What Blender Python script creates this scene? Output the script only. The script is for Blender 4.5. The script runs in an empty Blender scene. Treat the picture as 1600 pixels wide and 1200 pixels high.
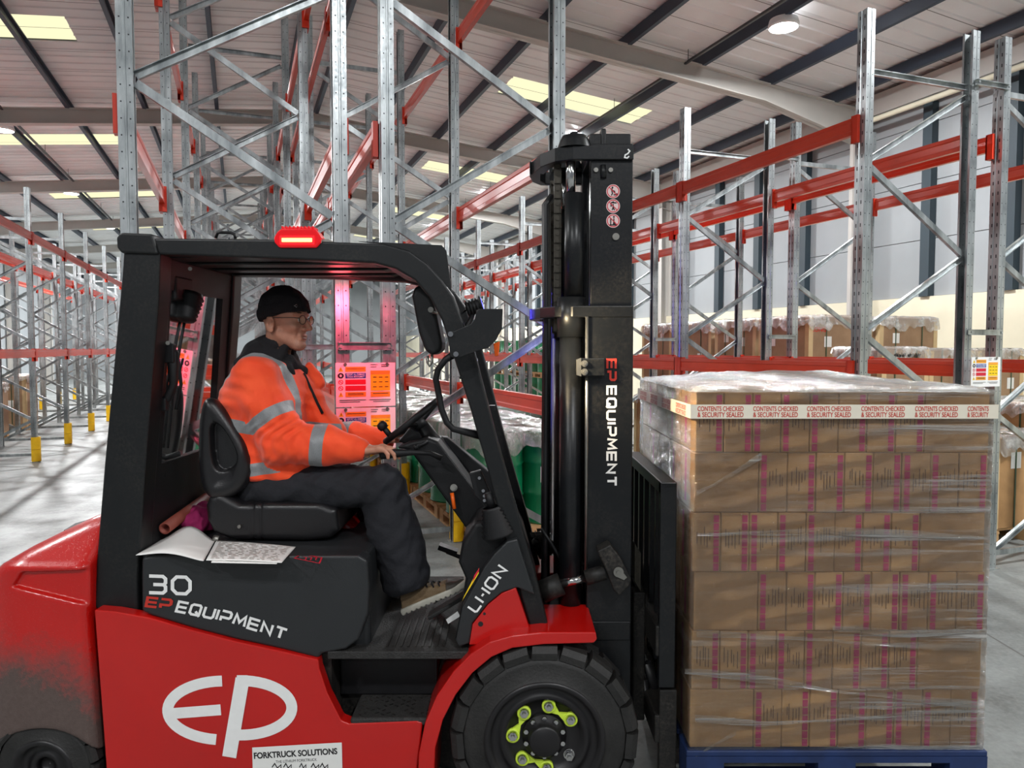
import bpy, bmesh, math, random
import numpy as np
from mathutils import Vector, Matrix

random.seed(7)
sc = bpy.context.scene
COL = sc.collection
PI = math.pi

# ------------------------------------------------------------------ camera
FPX = 1150.0                      # focal length in pixels of a 1600-wide frame
CAMH = 1.8
PITCH = math.atan(55 / FPX)
cam_d = bpy.data.cameras.new('camera')
cam = bpy.data.objects.new('camera', cam_d)
COL.objects.link(cam)
cam.location = (0, 0, CAMH)
cam.rotation_euler = (PI / 2 - PITCH, 0, 0)
cam_d.sensor_width = 36
cam_d.lens = 36 * FPX / 1600
cam_d.clip_end = 200
sc.camera = cam

# ------------------------------------------------------------------ colour management, world
sc.view_settings.view_transform = 'Standard'
sc.view_settings.look = 'None'
sc.view_settings.gamma = 1
sc.view_settings.exposure = 0.0
sc.view_settings.use_curve_mapping = False
wd = bpy.data.worlds.new('world')
sc.world = wd
wd.use_nodes = True
wd.node_tree.nodes['Background'].inputs[0].default_value = (0.80, 0.86, 0.95, 1)
wd.node_tree.nodes['Background'].inputs[1].default_value = 0.22

# rack axes: a runs across the aisles, d along them
TH = math.radians(20.3)
CT, ST = math.cos(TH), math.sin(TH)
def RK(a, d, z=0.0):
    return Vector((a * CT - d * ST, a * ST + d * CT, z))

def lamp(name, kind, loc, energy, color=(1, 1, 1), size=0.3, target=None, spot=None, blend=0.5):
    l = bpy.data.lights.new(name, kind)
    l.energy = energy
    l.color = color
    if kind == 'AREA':
        l.shape = 'DISK'; l.size = size
    else:
        l.shadow_soft_size = size
    if spot:
        l.spot_size = math.radians(spot); l.spot_blend = blend
    o = bpy.data.objects.new(name, l)
    o.location = loc
    if target is not None:
        o.rotation_euler = (Vector(target) - Vector(loc)).to_track_quat('-Z', 'Y').to_euler()
    COL.objects.link(o)
    return o

# high-bay lamps of the hall (two lines under the roof, unseen ones behind the camera's back, the farthest added to brighten the deep hall)
BAYS = [(-4.7, 5.3), (-4.7, 12.1), (-4.7, 18.9), (-4.7, 25.8), (-4.7, 32.6), (-4.7, 39.4), (-4.7, 46.2),
        (7.55, 8.95), (7.45, 15.8), (7.45, 22.6), (7.45, 29.4), (7.45, 36.2), (7.45, 43.0),
        (-4.7, -1.5), (7.45, 1.8), (1.4, -3.5), (-4.7, -8.0), (7.45, -6.0)]
BAYZ = 6.55
for (a_, d_) in BAYS:
    p = RK(a_, d_, BAYZ - 0.10)
    lamp('high_bay_light', 'AREA', p, 300 if d_ < 0 else (760 if d_ > 17 else (215 if a_ < 0 else 480)), (0.97, 0.985, 1.0), 0.42)
    lamp('roof_fill_light', 'POINT', RK(a_, d_, BAYZ + 0.25), 26 if d_ < 0 else 60, (0.95, 0.97, 1.0), 0.12)  # added bare point light, stands in for floor bounce on the roof

# ------------------------------------------------------------------ helpers
def W(x, y, Y):
    """point of the plane at distance Y in front of the camera seen at pixel x, y"""
    xc = (x - 800) / FPX; yc = (600 - y) / FPX
    c, s = math.cos(PITCH), math.sin(PITCH)
    dx, dy, dz = xc, c + yc * s, -s + yc * c
    t = Y / dy
    return Vector((dx * t, Y, CAMH + dz * t))
def XZ(x, y, Y):
    v = W(x, y, Y)
    return (v.x, v.z)

def lin(r, g, b):
    def f(c):
        c /= 255.0
        return c / 12.92 if c <= 0.04045 else ((c + 0.055) / 1.055) ** 2.4
    return (f(r), f(g), f(b), 1)

def tag(o, label, cat, group=None, kind=None):
    o['label'] = label
    o['category'] = cat
    if group: o['group'] = group
    if kind: o['kind'] = kind
    return o

def empty(name, loc, label, cat, group=None, rz=0.0):
    o = bpy.data.objects.new(name, None)
    o.empty_display_size = 0.1
    o.location = loc
    o.rotation_euler = (0, 0, rz)
    COL.objects.link(o)
    return tag(o, label, cat, group)

def world_origin(o):
    v = Vector((0, 0, 0))
    while o is not None:
        v += Vector(o.location); o = o.parent
    return v

class MB:
    """collects shapes and links them as ONE mesh object"""
    def __init__(s):
        s.bm = bmesh.new()
    def face(s, vs, mi=0):
        try:
            f = s.bm.faces.new(vs); f.material_index = mi
            return f
        except ValueError:
            return None
    def box(s, c, size, rot=None, mi=0):
        hx, hy, hz = size[0] / 2, size[1] / 2, size[2] / 2
        vs = []
        for dx, dy, dz in ((-1,-1,-1),(1,-1,-1),(1,1,-1),(-1,1,-1),(-1,-1,1),(1,-1,1),(1,1,1),(-1,1,1)):
            v = Vector((dx * hx, dy * hy, dz * hz))
            if rot is not None: v = rot @ v
            vs.append(s.bm.verts.new(Vector(c) + v))
        for q in ((0,3,2,1),(4,5,6,7),(0,1,5,4),(1,2,6,5),(2,3,7,6),(3,0,4,7)):
            s.face([vs[i] for i in q], mi)
        return s
    def bb(s, x0, x1, y0, y1, z0, z1, mi=0):
        return s.box(((x0+x1)/2, (y0+y1)/2, (z0+z1)/2), (abs(x1-x0), abs(y1-y0), abs(z1-z0)), None, mi)
    def prism(s, pts, y0, y1, mi=0):
        """polygon in x,z pushed from y0 to y1"""
        a = [s.bm.verts.new((p[0], y0, p[1])) for p in pts]
        b = [s.bm.verts.new((p[0], y1, p[1])) for p in pts]
        n = len(pts)
        s.face(a, mi); s.face(b[::-1], mi)
        for i in range(n):
            s.face([a[i], b[i], b[(i+1) % n], a[(i+1) % n]], mi)
        return s
    def prism_px(s, px, y0, y1, ref=None, mi=0):
        r = y0 if ref is None else ref
        return s.prism([XZ(x, y, r) for x, y in px], y0, y1, mi)
    def prism_z(s, pts, z0, z1, mi=0):
        a = [s.bm.verts.new((p[0], p[1], z0)) for p in pts]
        b = [s.bm.verts.new((p[0], p[1], z1)) for p in pts]
        n = len(pts)
        s.face(a[::-1], mi); s.face(b, mi)
        for i in range(n):
            s.face([a[i], a[(i+1) % n], b[(i+1) % n], b[i]], mi)
        return s
    def sweep(s, prof, p0, p1, up=Vector((0, 0, 1)), mi=0):
        """closed profile (u,v) swept along p0-p1; v is the up-ish axis"""
        p0 = Vector(p0); p1 = Vector(p1)
        t = (p1 - p0).normalized()
        u = t.cross(Vector(up))
        if u.length < 1e-4: u = t.cross(Vector((1, 0, 0)))
        u.normalize(); v = u.cross(t)
        a = [s.bm.verts.new(p0 + u * q[0] + v * q[1]) for q in prof]
        b = [s.bm.verts.new(p1 + u * q[0] + v * q[1]) for q in prof]
        n = len(prof)
        s.face(a, mi); s.face(b[::-1], mi)
        for i in range(n):
            s.face([a[i], b[i], b[(i+1) % n], a[(i+1) % n]], mi)
        return s
    def tube(s, path, r, n=10, closed=False, mi=0, rs=None):
        path = [Vector(p) for p in path]
        m = len(path)
        rings = []
        prev = None
        for i in range(m):
            if closed:
                t = path[(i+1) % m] - path[i-1]
            else:
                t = path[min(i+1, m-1)] - path[max(i-1, 0)]
            t.normalize()
            if prev is None:
                ref = Vector((0, 0, 1)) if abs(t.z) < 0.9 else Vector((0, 1, 0))
                u = t.cross(ref).normalized()
            else:
                u = (prev - t * prev.dot(t)).normalized()
            prev = u
            v = t.cross(u)
            rr = rs[i] if rs else r
            rings.append([s.bm.verts.new(path[i] + (u * math.cos(2*PI*k/n) + v * math.sin(2*PI*k/n)) * rr) for k in range(n)])
        for i in range(m if closed else m - 1):
            A, B = rings[i], rings[(i+1) % m]
            for k in range(n):
                f = s.face([A[k], A[(k+1) % n], B[(k+1) % n], B[k]], mi)
                if f: f.smooth = True
        if not closed:
            s.face(rings[0][::-1], mi); s.face(rings[-1], mi)
        return s
    def cyl(s, p0, p1, r, n=16, mi=0, r1=None):
        return s.tube([p0, p1], r, n, mi=mi, rs=[r, r if r1 is None else r1])
    def lathe(s, prof, origin, axis, n=32, mi=0, smooth=True, closed=False):
        """profile of (radius, along axis)"""
        ax = Vector(axis).normalized()
        ref = Vector((0, 0, 1)) if abs(ax.z) < 0.9 else Vector((1, 0, 0))
        u = ax.cross(ref).normalized(); v = ax.cross(u)
        o = Vector(origin)
        rings = []
        for (r, h) in prof:
            rings.append([s.bm.verts.new(o + ax * h + (u * math.cos(2*PI*k/n) + v * math.sin(2*PI*k/n)) * max(r, 1e-4)) for k in range(n)])
        cnt = len(rings)
        for i in range(cnt if closed else cnt - 1):
            A, B = rings[i], rings[(i+1) % cnt]
            for k in range(n):
                f = s.face([A[k], A[(k+1) % n], B[(k+1) % n], B[k]], mi)
                if f: f.smooth = smooth
        return s
    def poly(s, pts, mi=0):
        return s.face([s.bm.verts.new(p) for p in pts], mi)
    def ribbon(s, pl, w, mapf, closed=False, mi=0):
        """flat thick polyline with mitred corners in 2-D, mapped by mapf(u,v)->xyz"""
        P = [Vector((p[0], p[1])) for p in pl]
        m = len(P); L = []; R = []
        for i in range(m):
            a = P[i-1] if (i > 0 or closed) else None
            b = P[(i+1) % m] if (i < m-1 or closed) else None
            d0 = (P[i] - a).normalized() if a is not None else None
            d1 = (b - P[i]).normalized() if b is not None else None
            if d0 is None: nrm = Vector((-d1.y, d1.x)); k = 1
            elif d1 is None: nrm = Vector((-d0.y, d0.x)); k = 1
            else:
                n0 = Vector((-d0.y, d0.x)); n1 = Vector((-d1.y, d1.x))
                nrm = (n0 + n1)
                if nrm.length < 1e-5: nrm = n0
                nrm.normalize(); k = min(1 / max(nrm.dot(n0), 0.3), 2.0)
            L.append(s.bm.verts.new(mapf(*(P[i] + nrm * (w/2*k))))); R.append(s.bm.verts.new(mapf(*(P[i] - nrm * (w/2*k)))))
        for i in range(m if closed else m - 1):
            j = (i+1) % m
            s.face([R[i], R[j], L[j], L[i]], mi)
        return s
    def build(s, name, mat, parent=None, smooth=False, bevel=0, seg=2, local=False, angle=35):
        bm = s.bm
        if not local and parent is not None:
            o = world_origin(parent)
            bmesh.ops.translate(bm, verts=bm.verts, vec=-o)
        bmesh.ops.recalc_face_normals(bm, faces=bm.faces)
        me = bpy.data.meshes.new(name)
        bm.to_mesh(me); bm.free()
        mats = mat if isinstance(mat, (list, tuple)) else [mat]
        for m in mats: me.materials.append(m)
        if smooth:
            for p in me.polygons: p.use_smooth = True
        ob = bpy.data.objects.new(name, me)
        COL.objects.link(ob)
        if parent is not None: ob.parent = parent
        if bevel > 0:
            md = ob.modifiers.new('bevel', 'BEVEL')
            md.width = bevel; md.segments = seg; md.limit_method = 'ANGLE'
            md.angle_limit = math.radians(angle)
        return ob

def struct(o):
    o['kind'] = 'structure'
    return o

def copy_tree(o, parent=None):
    c = o.copy(); COL.objects.link(c)
    if parent is not None: c.parent = parent
    for ch in list(o.children):
        copy_tree(ch, c)
    return c

# ---- signed-distance modelling: smooth organic surfaces meshed by surface nets
def smin(a, b, k):
    h = np.clip(0.5 + 0.5 * (b - a) / k, 0, 1)
    return b + (a - b) * h - k * h * (1 - h)
def smax(a, b, k):
    return -smin(-a, -b, k)
def ellip(p, c, r):
    q = p - np.array(c, np.float32)
    r = np.array(r, np.float32)
    k0 = np.sqrt(((q / r) ** 2).sum(1)); k1 = np.sqrt(((q / (r * r)) ** 2).sum(1)) + 1e-9
    return k0 * (k0 - 1) / k1
def cone(p, a, b, ra, rb):
    a = np.array(a, np.float32); b = np.array(b, np.float32)
    ba = b - a; L2 = (ba * ba).sum() + 1e-12
    t = np.clip(((p - a) @ ba) / L2, 0, 1)
    q = p - a - t[:, None] * ba
    return np.sqrt((q * q).sum(1)) - (ra + (rb - ra) * t)
def rbox(p, c, hs, r, R=None):
    q = p - np.array(c, np.float32)
    if R is not None: q = q @ np.array(R, np.float32)
    q = np.abs(q) - (np.array(hs, np.float32) - r)
    return np.sqrt((np.maximum(q, 0) ** 2).sum(1)) + np.minimum(q.max(1), 0) - r
def poly2(u, v, pts):
    """signed distance to a polygon in the u,v plane"""
    d = np.full(u.shape, 1e9, np.float32); s = np.ones(u.shape, np.float32)
    n = len(pts)
    j = n - 1
    for i in range(n):
        ex, ey = pts[j][0] - pts[i][0], pts[j][1] - pts[i][1]
        wx, wy = u - pts[i][0], v - pts[i][1]
        t = np.clip((wx * ex + wy * ey) / (ex * ex + ey * ey), 0, 1)
        bx, by = wx - ex * t, wy - ey * t
        d = np.minimum(d, bx * bx + by * by)
        c1 = v >= pts[i][1]; c2 = v < pts[j][1]; c3 = (ex * wy) > (ey * wx)
        flip = (c1 & c2 & c3) | (~c1 & ~c2 & ~c3)
        s = np.where(flip, -s, s)
        j = i
    return s * np.sqrt(d)
def chaikin(pts, n=2):
    for _ in range(n):
        o = []
        for i in range(len(pts)):
            a, b = pts[i], pts[(i+1) % len(pts)]
            o += [(a[0]*.75 + b[0]*.25, a[1]*.75 + b[1]*.25), (a[0]*.25 + b[0]*.75, a[1]*.25 + b[1]*.75)]
        pts = o
    return pts
def wob(p, f, seed=0.0):
    """cheap smooth wobble for cloth folds"""
    x, y, z = p[:, 0] * f, p[:, 1] * f, p[:, 2] * f
    return (np.sin(x * 1.0 + 1.7 * np.sin(z * 0.9 + seed) + seed) * np.sin(z * 1.3 + 1.3 * np.sin(y * 1.1 + seed * 2)) +
            0.5 * np.sin(x * 2.3 - z * 1.9 + 1.5 * np.sin(y * 2.1 + seed)))
def mesh_sdf(name, fn, lo, hi, h, mat, parent=None, matfn=None, attr=None, smooth_iter=0):
    lo = np.array(lo, np.float32); hi = np.array(hi, np.float32)
    K = 4
    n = (np.ceil((hi - lo) / h / K).astype(int)) * K
    nc = n // K
    ax = [lo[i] + (np.arange(nc[i]) + 0.5) * h * K for i in range(3)]
    G = np.stack(np.meshgrid(*ax, indexing='ij'), -1).reshape(-1, 3).astype(np.float32)
    C = fn(G).reshape(nc)
    near = np.abs(C) < h * K * 1.6
    full = np.repeat(np.repeat(np.repeat(C, K, 0), K, 1), K, 2).astype(np.float32)
    mask = np.repeat(np.repeat(np.repeat(near, K, 0), K, 1), K, 2)
    idx = np.argwhere(mask)
    for s0 in range(0, len(idx), 400000):
        ii = idx[s0:s0+400000]
        pts = (lo + (ii + 0.5) * h).astype(np.float32)
        full[ii[:, 0], ii[:, 1], ii[:, 2]] = fn(pts)
    full[0] = full[-1] = 1; full[:, 0] = full[:, -1] = 1; full[:, :, 0] = full[:, :, -1] = 1
    ins = full < 0
    # surface nets: a vertex in every cell with a sign change
    cells = np.zeros(tuple(k - 1 for k in full.shape), np.int8)
    for a in (0, 1):
        for b in (0, 1):
            for c in (0, 1):
                cells += ins[a:ins.shape[0]-1+a, b:ins.shape[1]-1+b, c:ins.shape[2]-1+c]
    act = (cells > 0) & (cells < 8)
    ci = np.argwhere(act)
    vid = np.full(act.shape, -1, np.int32)
    vid[ci[:, 0], ci[:, 1], ci[:, 2]] = np.arange(len(ci))
    acc = np.zeros((len(ci), 3), np.float32); cnt = np.zeros(len(ci), np.float32)
    corners = [(a, b, c) for a in (0, 1) for b in (0, 1) for c in (0, 1)]
    for e0 in range(8):
        for e1 in range(e0+1, 8):
            A, B = corners[e0], corners[e1]
            if sum(abs(A[k]-B[k]) for k in range(3)) != 1: continue
            va = full[ci[:, 0]+A[0], ci[:, 1]+A[1], ci[:, 2]+A[2]]
            vb = full[ci[:, 0]+B[0], ci[:, 1]+B[1], ci[:, 2]+B[2]]
            m = (va < 0) != (vb < 0)
            t = np.where(m, va / np.where(m, va - vb, 1), 0)
            P = np.array(A, np.float32) + t[:, None] * (np.array(B, np.float32) - np.array(A, np.float32))
            acc[m] += P[m]; cnt[m] += 1
    verts = lo + (ci + 0.5 + acc / cnt[:, None]) * h
    quads = []
    for axis in range(3):
        o1, o2 = [(1, 2), (2, 0), (0, 1)][axis]
        sl0 = [slice(None)] * 3; sl1 = [slice(None)] * 3
        sl0[axis] = slice(0, -1); sl1[axis] = slice(1, None)
        a_ = ins[tuple(sl0)]; b_ = ins[tuple(sl1)]
        ee = np.argwhere(a_ != b_)
        keep = (ee[:, o1] > 0) & (ee[:, o2] > 0) & (ee[:, o1] < act.shape[o1]) & (ee[:, o2] < act.shape[o2])
        ee = ee[keep]
        flip = a_[ee[:, 0], ee[:, 1], ee[:, 2]]
        q = []
        for (s1, s2) in ((0, 0), (1, 0), (1, 1), (0, 1)):
            e = ee.copy(); e[:, o1] -= s1; e[:, o2] -= s2
            q.append(vid[e[:, 0], e[:, 1], e[:, 2]])
        q = np.stack(q, 1)
        q[~flip] = q[~flip][:, ::-1]
        quads.append(q)
    quads = np.concatenate(quads)
    quads = quads[(quads >= 0).all(1)][:, ::-1]
    me = bpy.data.meshes.new(name)
    off = np.array(world_origin(parent)) if parent is not None else np.zeros(3)
    me.vertices.add(len(verts)); me.vertices.foreach_set('co', (verts - off).astype(np.float32).ravel())
    me.loops.add(len(quads) * 4); me.loops.foreach_set('vertex_index', quads.ravel().astype(np.int32))
    me.polygons.add(len(quads)); me.polygons.foreach_set('loop_start', np.arange(0, len(quads) * 4, 4, dtype=np.int32))
    me.update(calc_edges=True); me.validate()
    bmq = bmesh.new(); bmq.from_mesh(me); bmesh.ops.recalc_face_normals(bmq, faces=bmq.faces); bmq.to_mesh(me); bmq.free()
    me.polygons.foreach_set('use_smooth', np.ones(len(me.polygons), bool))
    mats = mat if isinstance(mat, (list, tuple)) else [mat]
    for m in mats: me.materials.append(m)
    if attr:
        for k, f in attr.items():
            at = me.attributes.new(k, 'FLOAT', 'POINT')
            at.data.foreach_set('value', f(verts.astype(np.float32)).astype(np.float32))
    ob = bpy.data.objects.new(name, me)
    COL.objects.link(ob)
    if parent is not None: ob.parent = parent
    if smooth_iter:
        md = ob.modifiers.new('smooth', 'SMOOTH'); md.iterations = smooth_iter; md.factor = 0.5
    return ob
# ------------------------------------------------------------------ materials
class N:
    """tiny node-graph writer"""
    def __init__(s, name):
        s.m = bpy.data.materials.new(name); s.m.use_nodes = True
        s.t = s.m.node_tree; s.t.nodes.clear()
        s.out = s.t.nodes.new('ShaderNodeOutputMaterial')
    def n(s, typ, props=None, **ins):
        k = s.t.nodes.new(typ)
        for a, b in (props or {}).items(): setattr(k, a, b)
        for a, b in ins.items():
            a = a.replace('_', ' ')
            sock = k.inputs[int(a[1:])] if a[0] == 'i' and a[1:].isdigit() else k.inputs[a]
            if isinstance(b, bpy.types.NodeSocket): s.t.links.new(b, sock)
            else: sock.default_value = b
        return k
    def math(s, op, a, b=None, c=None):
        k = s.t.nodes.new('ShaderNodeMath'); k.operation = op
        for i, v in enumerate((a, b, c)):
            if v is None: continue
            if isinstance(v, bpy.types.NodeSocket): s.t.links.new(v, k.inputs[i])
            else: k.inputs[i].default_value = v
        return k.outputs[0]
    def mix(s, f, a, b):
        k = s.t.nodes.new('ShaderNodeMix'); k.data_type = 'RGBA'
        for sock, v in ((k.inputs[0], f), (k.inputs[6], a), (k.inputs[7], b)):
            if isinstance(v, bpy.types.NodeSocket): s.t.links.new(v, sock)
            else: sock.default_value = v
        return k.outputs[2]
    def coord(s, which='Object'):
        return s.n('ShaderNodeTexCoord').outputs[which]
    def noise(s, scale, detail=4, rough=0.55, vec=None, stretch=None, which='Object'):
        v = vec if vec is not None else s.coord(which)
        if stretch:
            v = s.n('ShaderNodeMapping', Vector=v, Scale=stretch).outputs[0]
        return s.n('ShaderNodeTexNoise', Vector=v, Scale=scale, Detail=detail, Roughness=rough).outputs[0]
    def ramp(s, f, lo, hi, a=0.0, b=1.0):
        return s.n('ShaderNodeMapRange', Value=f, i1=lo, i2=hi, i3=a, i4=b).outputs[0]
    def bump(s, h, strength=0.3, dist=0.01):
        return s.n('ShaderNodeBump', Height=h, Strength=strength, Distance=dist).outputs[0]
    def pbr(s, col, rough=0.5, metal=0.0, normal=None, **kw):
        k = s.n('ShaderNodeBsdfPrincipled')
        for nm, v in [('Base Color', col), ('Roughness', rough), ('Metallic', metal)] + [(a.replace('_', ' '), b) for a, b in kw.items()]:
            if isinstance(v, bpy.types.NodeSocket): s.t.links.new(v, k.inputs[nm])
            else: k.inputs[nm].default_value = v
        if normal is not None: s.t.links.new(normal, k.inputs['Normal'])
        return k.outputs[0]
    def done(s, surf):
        s.t.links.new(surf, s.out.inputs[0]); return s.m

def plain(name, col, rough=0.5, metal=0.0, var=0.0, scale=20, bump=0.0, bscale=None, **kw):
    g = N(name)
    c = col
    if var:
        f = g.noise(scale, 5)
        d = tuple(max(0, x * (1 - var)) for x in col[:3]) + (1,)
        l = tuple(min(1, x * (1 + var)) for x in col[:3]) + (1,)
        c = g.mix(g.ramp(f, 0.3, 0.7), d, l)
    nm = g.bump(g.noise(bscale or scale * 4, 3), bump, 0.01) if bump else None
    return g.done(g.pbr(c, rough, metal, nm, **kw))
def emit(name, col, st):
    g = N(name)
    return g.done(g.n('ShaderNodeEmission', Color=col, Strength=st).outputs[0])

# galvanised steel with rows of slots (object space: x across, z up)
def galvanised(name, slots):
    g = N(name)
    co = g.coord()
    f = g.noise(9, 6, 0.6, co, (1, 1, 0.25))
    f2 = g.n('ShaderNodeTexVoronoi', Vector=co, Scale=60.0).outputs[0]
    c = g.mix(g.ramp(f, 0.32, 0.7), lin(122, 128, 130), lin(200, 205, 206))
    rough = g.ramp(f2, 0, 0.8, 0.28, 0.38)
    metal = 0.8
    if slots:
        sp = g.n('ShaderNodeSeparateXYZ', Vector=co)
        x, y, z = sp.outputs
        nrm = g.n('ShaderNodeSeparateXYZ', Vector=g.n('ShaderNodeTexCoord').outputs['Normal'])
        zf = g.math('ABSOLUTE', g.math('SUBTRACT', g.math('FRACT', g.math('MULTIPLY', z, 12.0)), 0.5))
        # slotted face (normal along x): two columns in y; flange (normal along y): one column in x
        yy = g.math('ABSOLUTE', g.math('SUBTRACT', g.math('ABSOLUTE', y), 0.021))
        slot = g.math('MULTIPLY', g.math('LESS_THAN', yy, 0.005), g.math('LESS_THAN', zf, 0.16))
        slot = g.math('MULTIPLY', slot, g.math('GREATER_THAN', g.math('ABSOLUTE', nrm.outputs[0]), 0.7))
        xx = g.math('ABSOLUTE', g.math('SUBTRACT', g.math('ABSOLUTE', x), 0.021))
        hole = g.math('MULTIPLY', g.math('LESS_THAN', xx, 0.0036), g.math('LESS_THAN', zf, 0.045))
        hole = g.math('MULTIPLY', hole, g.math('GREATER_THAN', g.math('ABSOLUTE', nrm.outputs[1]), 0.7))
        m = g.math('MAXIMUM', slot, hole)
        c = g.mix(m, c, lin(38, 42, 46))
        metal = g.math('MULTIPLY', g.math('SUBTRACT', 1.0, m), 0.8)
    return g.done(g.pbr(c, rough, metal))

def concrete():
    g = N('concrete')
    co = g.coord()
    a = g.noise(0.35, 6, 0.62, co); b = g.noise(2.6, 8, 0.7, co); c = g.noise(38, 4, 0.6, co)
    base = g.mix(g.ramp(a, 0.35, 0.68), lin(106, 110, 109), lin(146, 150, 148))
    base = g.mix(g.ramp(b, 0.46, 0.70, 0, 0.75), base, lin(84, 84, 81))
    base = g.mix(g.ramp(c, 0.4, 0.8, 0, 0.25), base, lin(180, 180, 176))
    # saw-cut joints on a 6 m grid
    sp = g.n('ShaderNodeSeparateXYZ', Vector=co)
    jx = g.math('LESS_THAN', g.math('ABSOLUTE', g.math('SUBTRACT', g.math('FRACT', g.math('DIVIDE', sp.outputs[0], 6.0)), 0.5)), 0.0012)
    jy = g.math('LESS_THAN', g.math('ABSOLUTE', g.math('SUBTRACT', g.math('FRACT', g.math('DIVIDE', sp.outputs[1], 6.0)), 0.5)), 0.0012)
    base = g.mix(g.math('MAXIMUM', jx, jy), base, lin(84, 84, 82))
    return g.done(g.pbr(base, g.ramp(b, 0.3, 0.7, 0.34, 0.55), 0, g.bump(g.noise(60, 4, 0.6, co), 0.12, 0.004)))

def carboard(name, col, dark, rough=0.62, grain=3.0):
    g = N(name)
    co = g.coord()
    f = g.noise(grain, 5, 0.6, co); f2 = g.noise(110, 2, 0.5, co, (1, 1, 0.12))
    c = g.mix(g.ramp(f, 0.3, 0.72), dark, col)
    c = g.mix(g.ramp(f2, 0.45, 0.7, 0, 0.22), c, dark)
    return g.done(g.pbr(c, rough))

def film(name, haze=0.08, wr=0.35, scale=6.0, stretch=(1, 1, 6), tint=(0.97, 0.97, 0.95, 1), gloss=0.11, dist=0.02, bands=0.0, fine=0.0, rough=0.13, side=False):
    """clear plastic wrap: sees through, shines on its wrinkles, a little milky where it bunches"""
    g = N(name)
    co = g.coord()
    a = g.noise(scale, 7, 0.65, co, stretch)
    b = g.noise(scale * 5, 4, 0.6, co, stretch)
    h = g.math('ADD', a, g.math('MULTIPLY', b, 0.35))
    if fine:
        h = g.math('ADD', h, g.math('MULTIPLY', g.noise(3.0, 5, 0.7, co, (2.0, 2.0, 34)), fine))
    nm = g.bump(h, wr, dist)
    fres = g.n('ShaderNodeFresnel', IOR=1.4).outputs[0]
    gl = g.n('ShaderNodeBsdfGlossy', Color=(1, 1, 1, 1), Roughness=rough, Normal=nm).outputs[0]
    df = g.n('ShaderNodeBsdfDiffuse', Color=(0.80, 0.80, 0.78, 1), Normal=nm).outputs[0]
    tr = g.n('ShaderNodeBsdfTransparent', Color=tint).outputs[0]
    milk = g.ramp(a, 0.44, 0.72, haze * 0.35, haze * 2.6)
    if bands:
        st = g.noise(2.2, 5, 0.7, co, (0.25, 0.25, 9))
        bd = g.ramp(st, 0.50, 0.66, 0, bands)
        if side:     # milky folds, whitened towards the far end to stand in for lamp glints
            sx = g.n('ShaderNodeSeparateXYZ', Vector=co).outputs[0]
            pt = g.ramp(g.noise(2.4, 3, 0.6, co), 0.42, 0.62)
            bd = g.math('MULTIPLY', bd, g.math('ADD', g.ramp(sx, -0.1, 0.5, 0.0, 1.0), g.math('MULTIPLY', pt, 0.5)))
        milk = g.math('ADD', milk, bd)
    m1 = g.n('ShaderNodeMixShader', Fac=milk, i1=tr, i2=df).outputs[0]
    k = g.math('MINIMUM', g.math('ADD', g.math('MULTIPLY', fres, 1.0), gloss), 0.8)
    m2 = g.n('ShaderNodeMixShader', Fac=k, i1=m1, i2=gl).outputs[0]
    return g.done(m2)

def glass(name, ior=1.35):
    g = N(name)
    fres = g.n('ShaderNodeFresnel', IOR=ior).outputs[0]
    gl = g.n('ShaderNodeBsdfGlossy', Color=(1, 1, 1, 1), Roughness=0.03).outputs[0]
    tr = g.n('ShaderNodeBsdfTransparent', Color=(0.90, 0.93, 0.92, 1)).outputs[0]
    return g.done(g.n('ShaderNodeMixShader', Fac=fres, i1=tr, i2=gl).outputs[0])

def truck_red(name, dirt=False, drops=False):
    g = N(name)
    co = g.coord()
    c = g.mix(g.ramp(g.noise(1.6, 4, 0.5, co), 0.3, 0.7), lin(182, 12, 8), lin(198, 19, 13))
    rough = 0.30
    nm = None
    if drops:
        v = g.n('ShaderNodeTexVoronoi', Vector=co, Scale=120.0).outputs[0]
        nm = g.bump(g.ramp(v, 0.0, 0.35, 1, 0), 0.35, 0.004)
    if dirt:
        # road dirt thrown up round the rear wheel
        sp = g.n('ShaderNodeSeparateXYZ', Vector=g.n('ShaderNodeNewGeometry').outputs['Position'])
        cx, cz = XZ(40, 1165, 2.72)
        dx = g.math('MULTIPLY', g.math('SUBTRACT', sp.outputs[0], cx), 0.9); dz = g.math('SUBTRACT', sp.outputs[2], cz)
        r = g.math('SQRT', g.math('ADD', g.math('MULTIPLY', dx, dx), g.math('MULTIPLY', dz, dz)))
        n1 = g.noise(7, 8, 0.72, co); n2 = g.noise(60, 5, 0.7, co)
        e = g.math('ADD', r, g.math('ADD', g.math('MULTIPLY', g.math('SUBTRACT', n1, 0.5), 0.30), g.math('MULTIPLY', g.math('SUBTRACT', n2, 0.5), 0.16)))
        f = g.ramp(e, 0.26, 0.46, 0.96, 0.0)
        c = g.mix(f, c, g.mix(n2, lin(58, 52, 48), lin(92, 86, 80)))
        rough = g.math('ADD', g.math('MULTIPLY', f, 0.5), 0.30)
    return g.done(g.pbr(c, rough, 0, nm, Coat_Weight=0.35, Coat_Roughness=0.12))

def black_paint(name, col=(19, 21, 23), rough=0.42, dust=0.18, dustcol=(92, 86, 78), zlo=None, zhi=None):
    g = N(name)
    co = g.coord()
    n1 = g.noise(5, 7, 0.7, co); n2 = g.noise(90, 4, 0.65, co)
    f = g.math('MULTIPLY', g.ramp(n1, 0.42, 0.75), g.ramp(n2, 0.42, 0.66))
    f = g.math('MULTIPLY', f, dust)
    c = g.mix(f, lin(*col), lin(*dustcol))
    return g.done(g.pbr(c, g.math('ADD', g.math('MULTIPLY', f, 0.4), rough), 0, g.bump(n2, 0.10, 0.002), Specular_IOR_Level=0.38))

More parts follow.
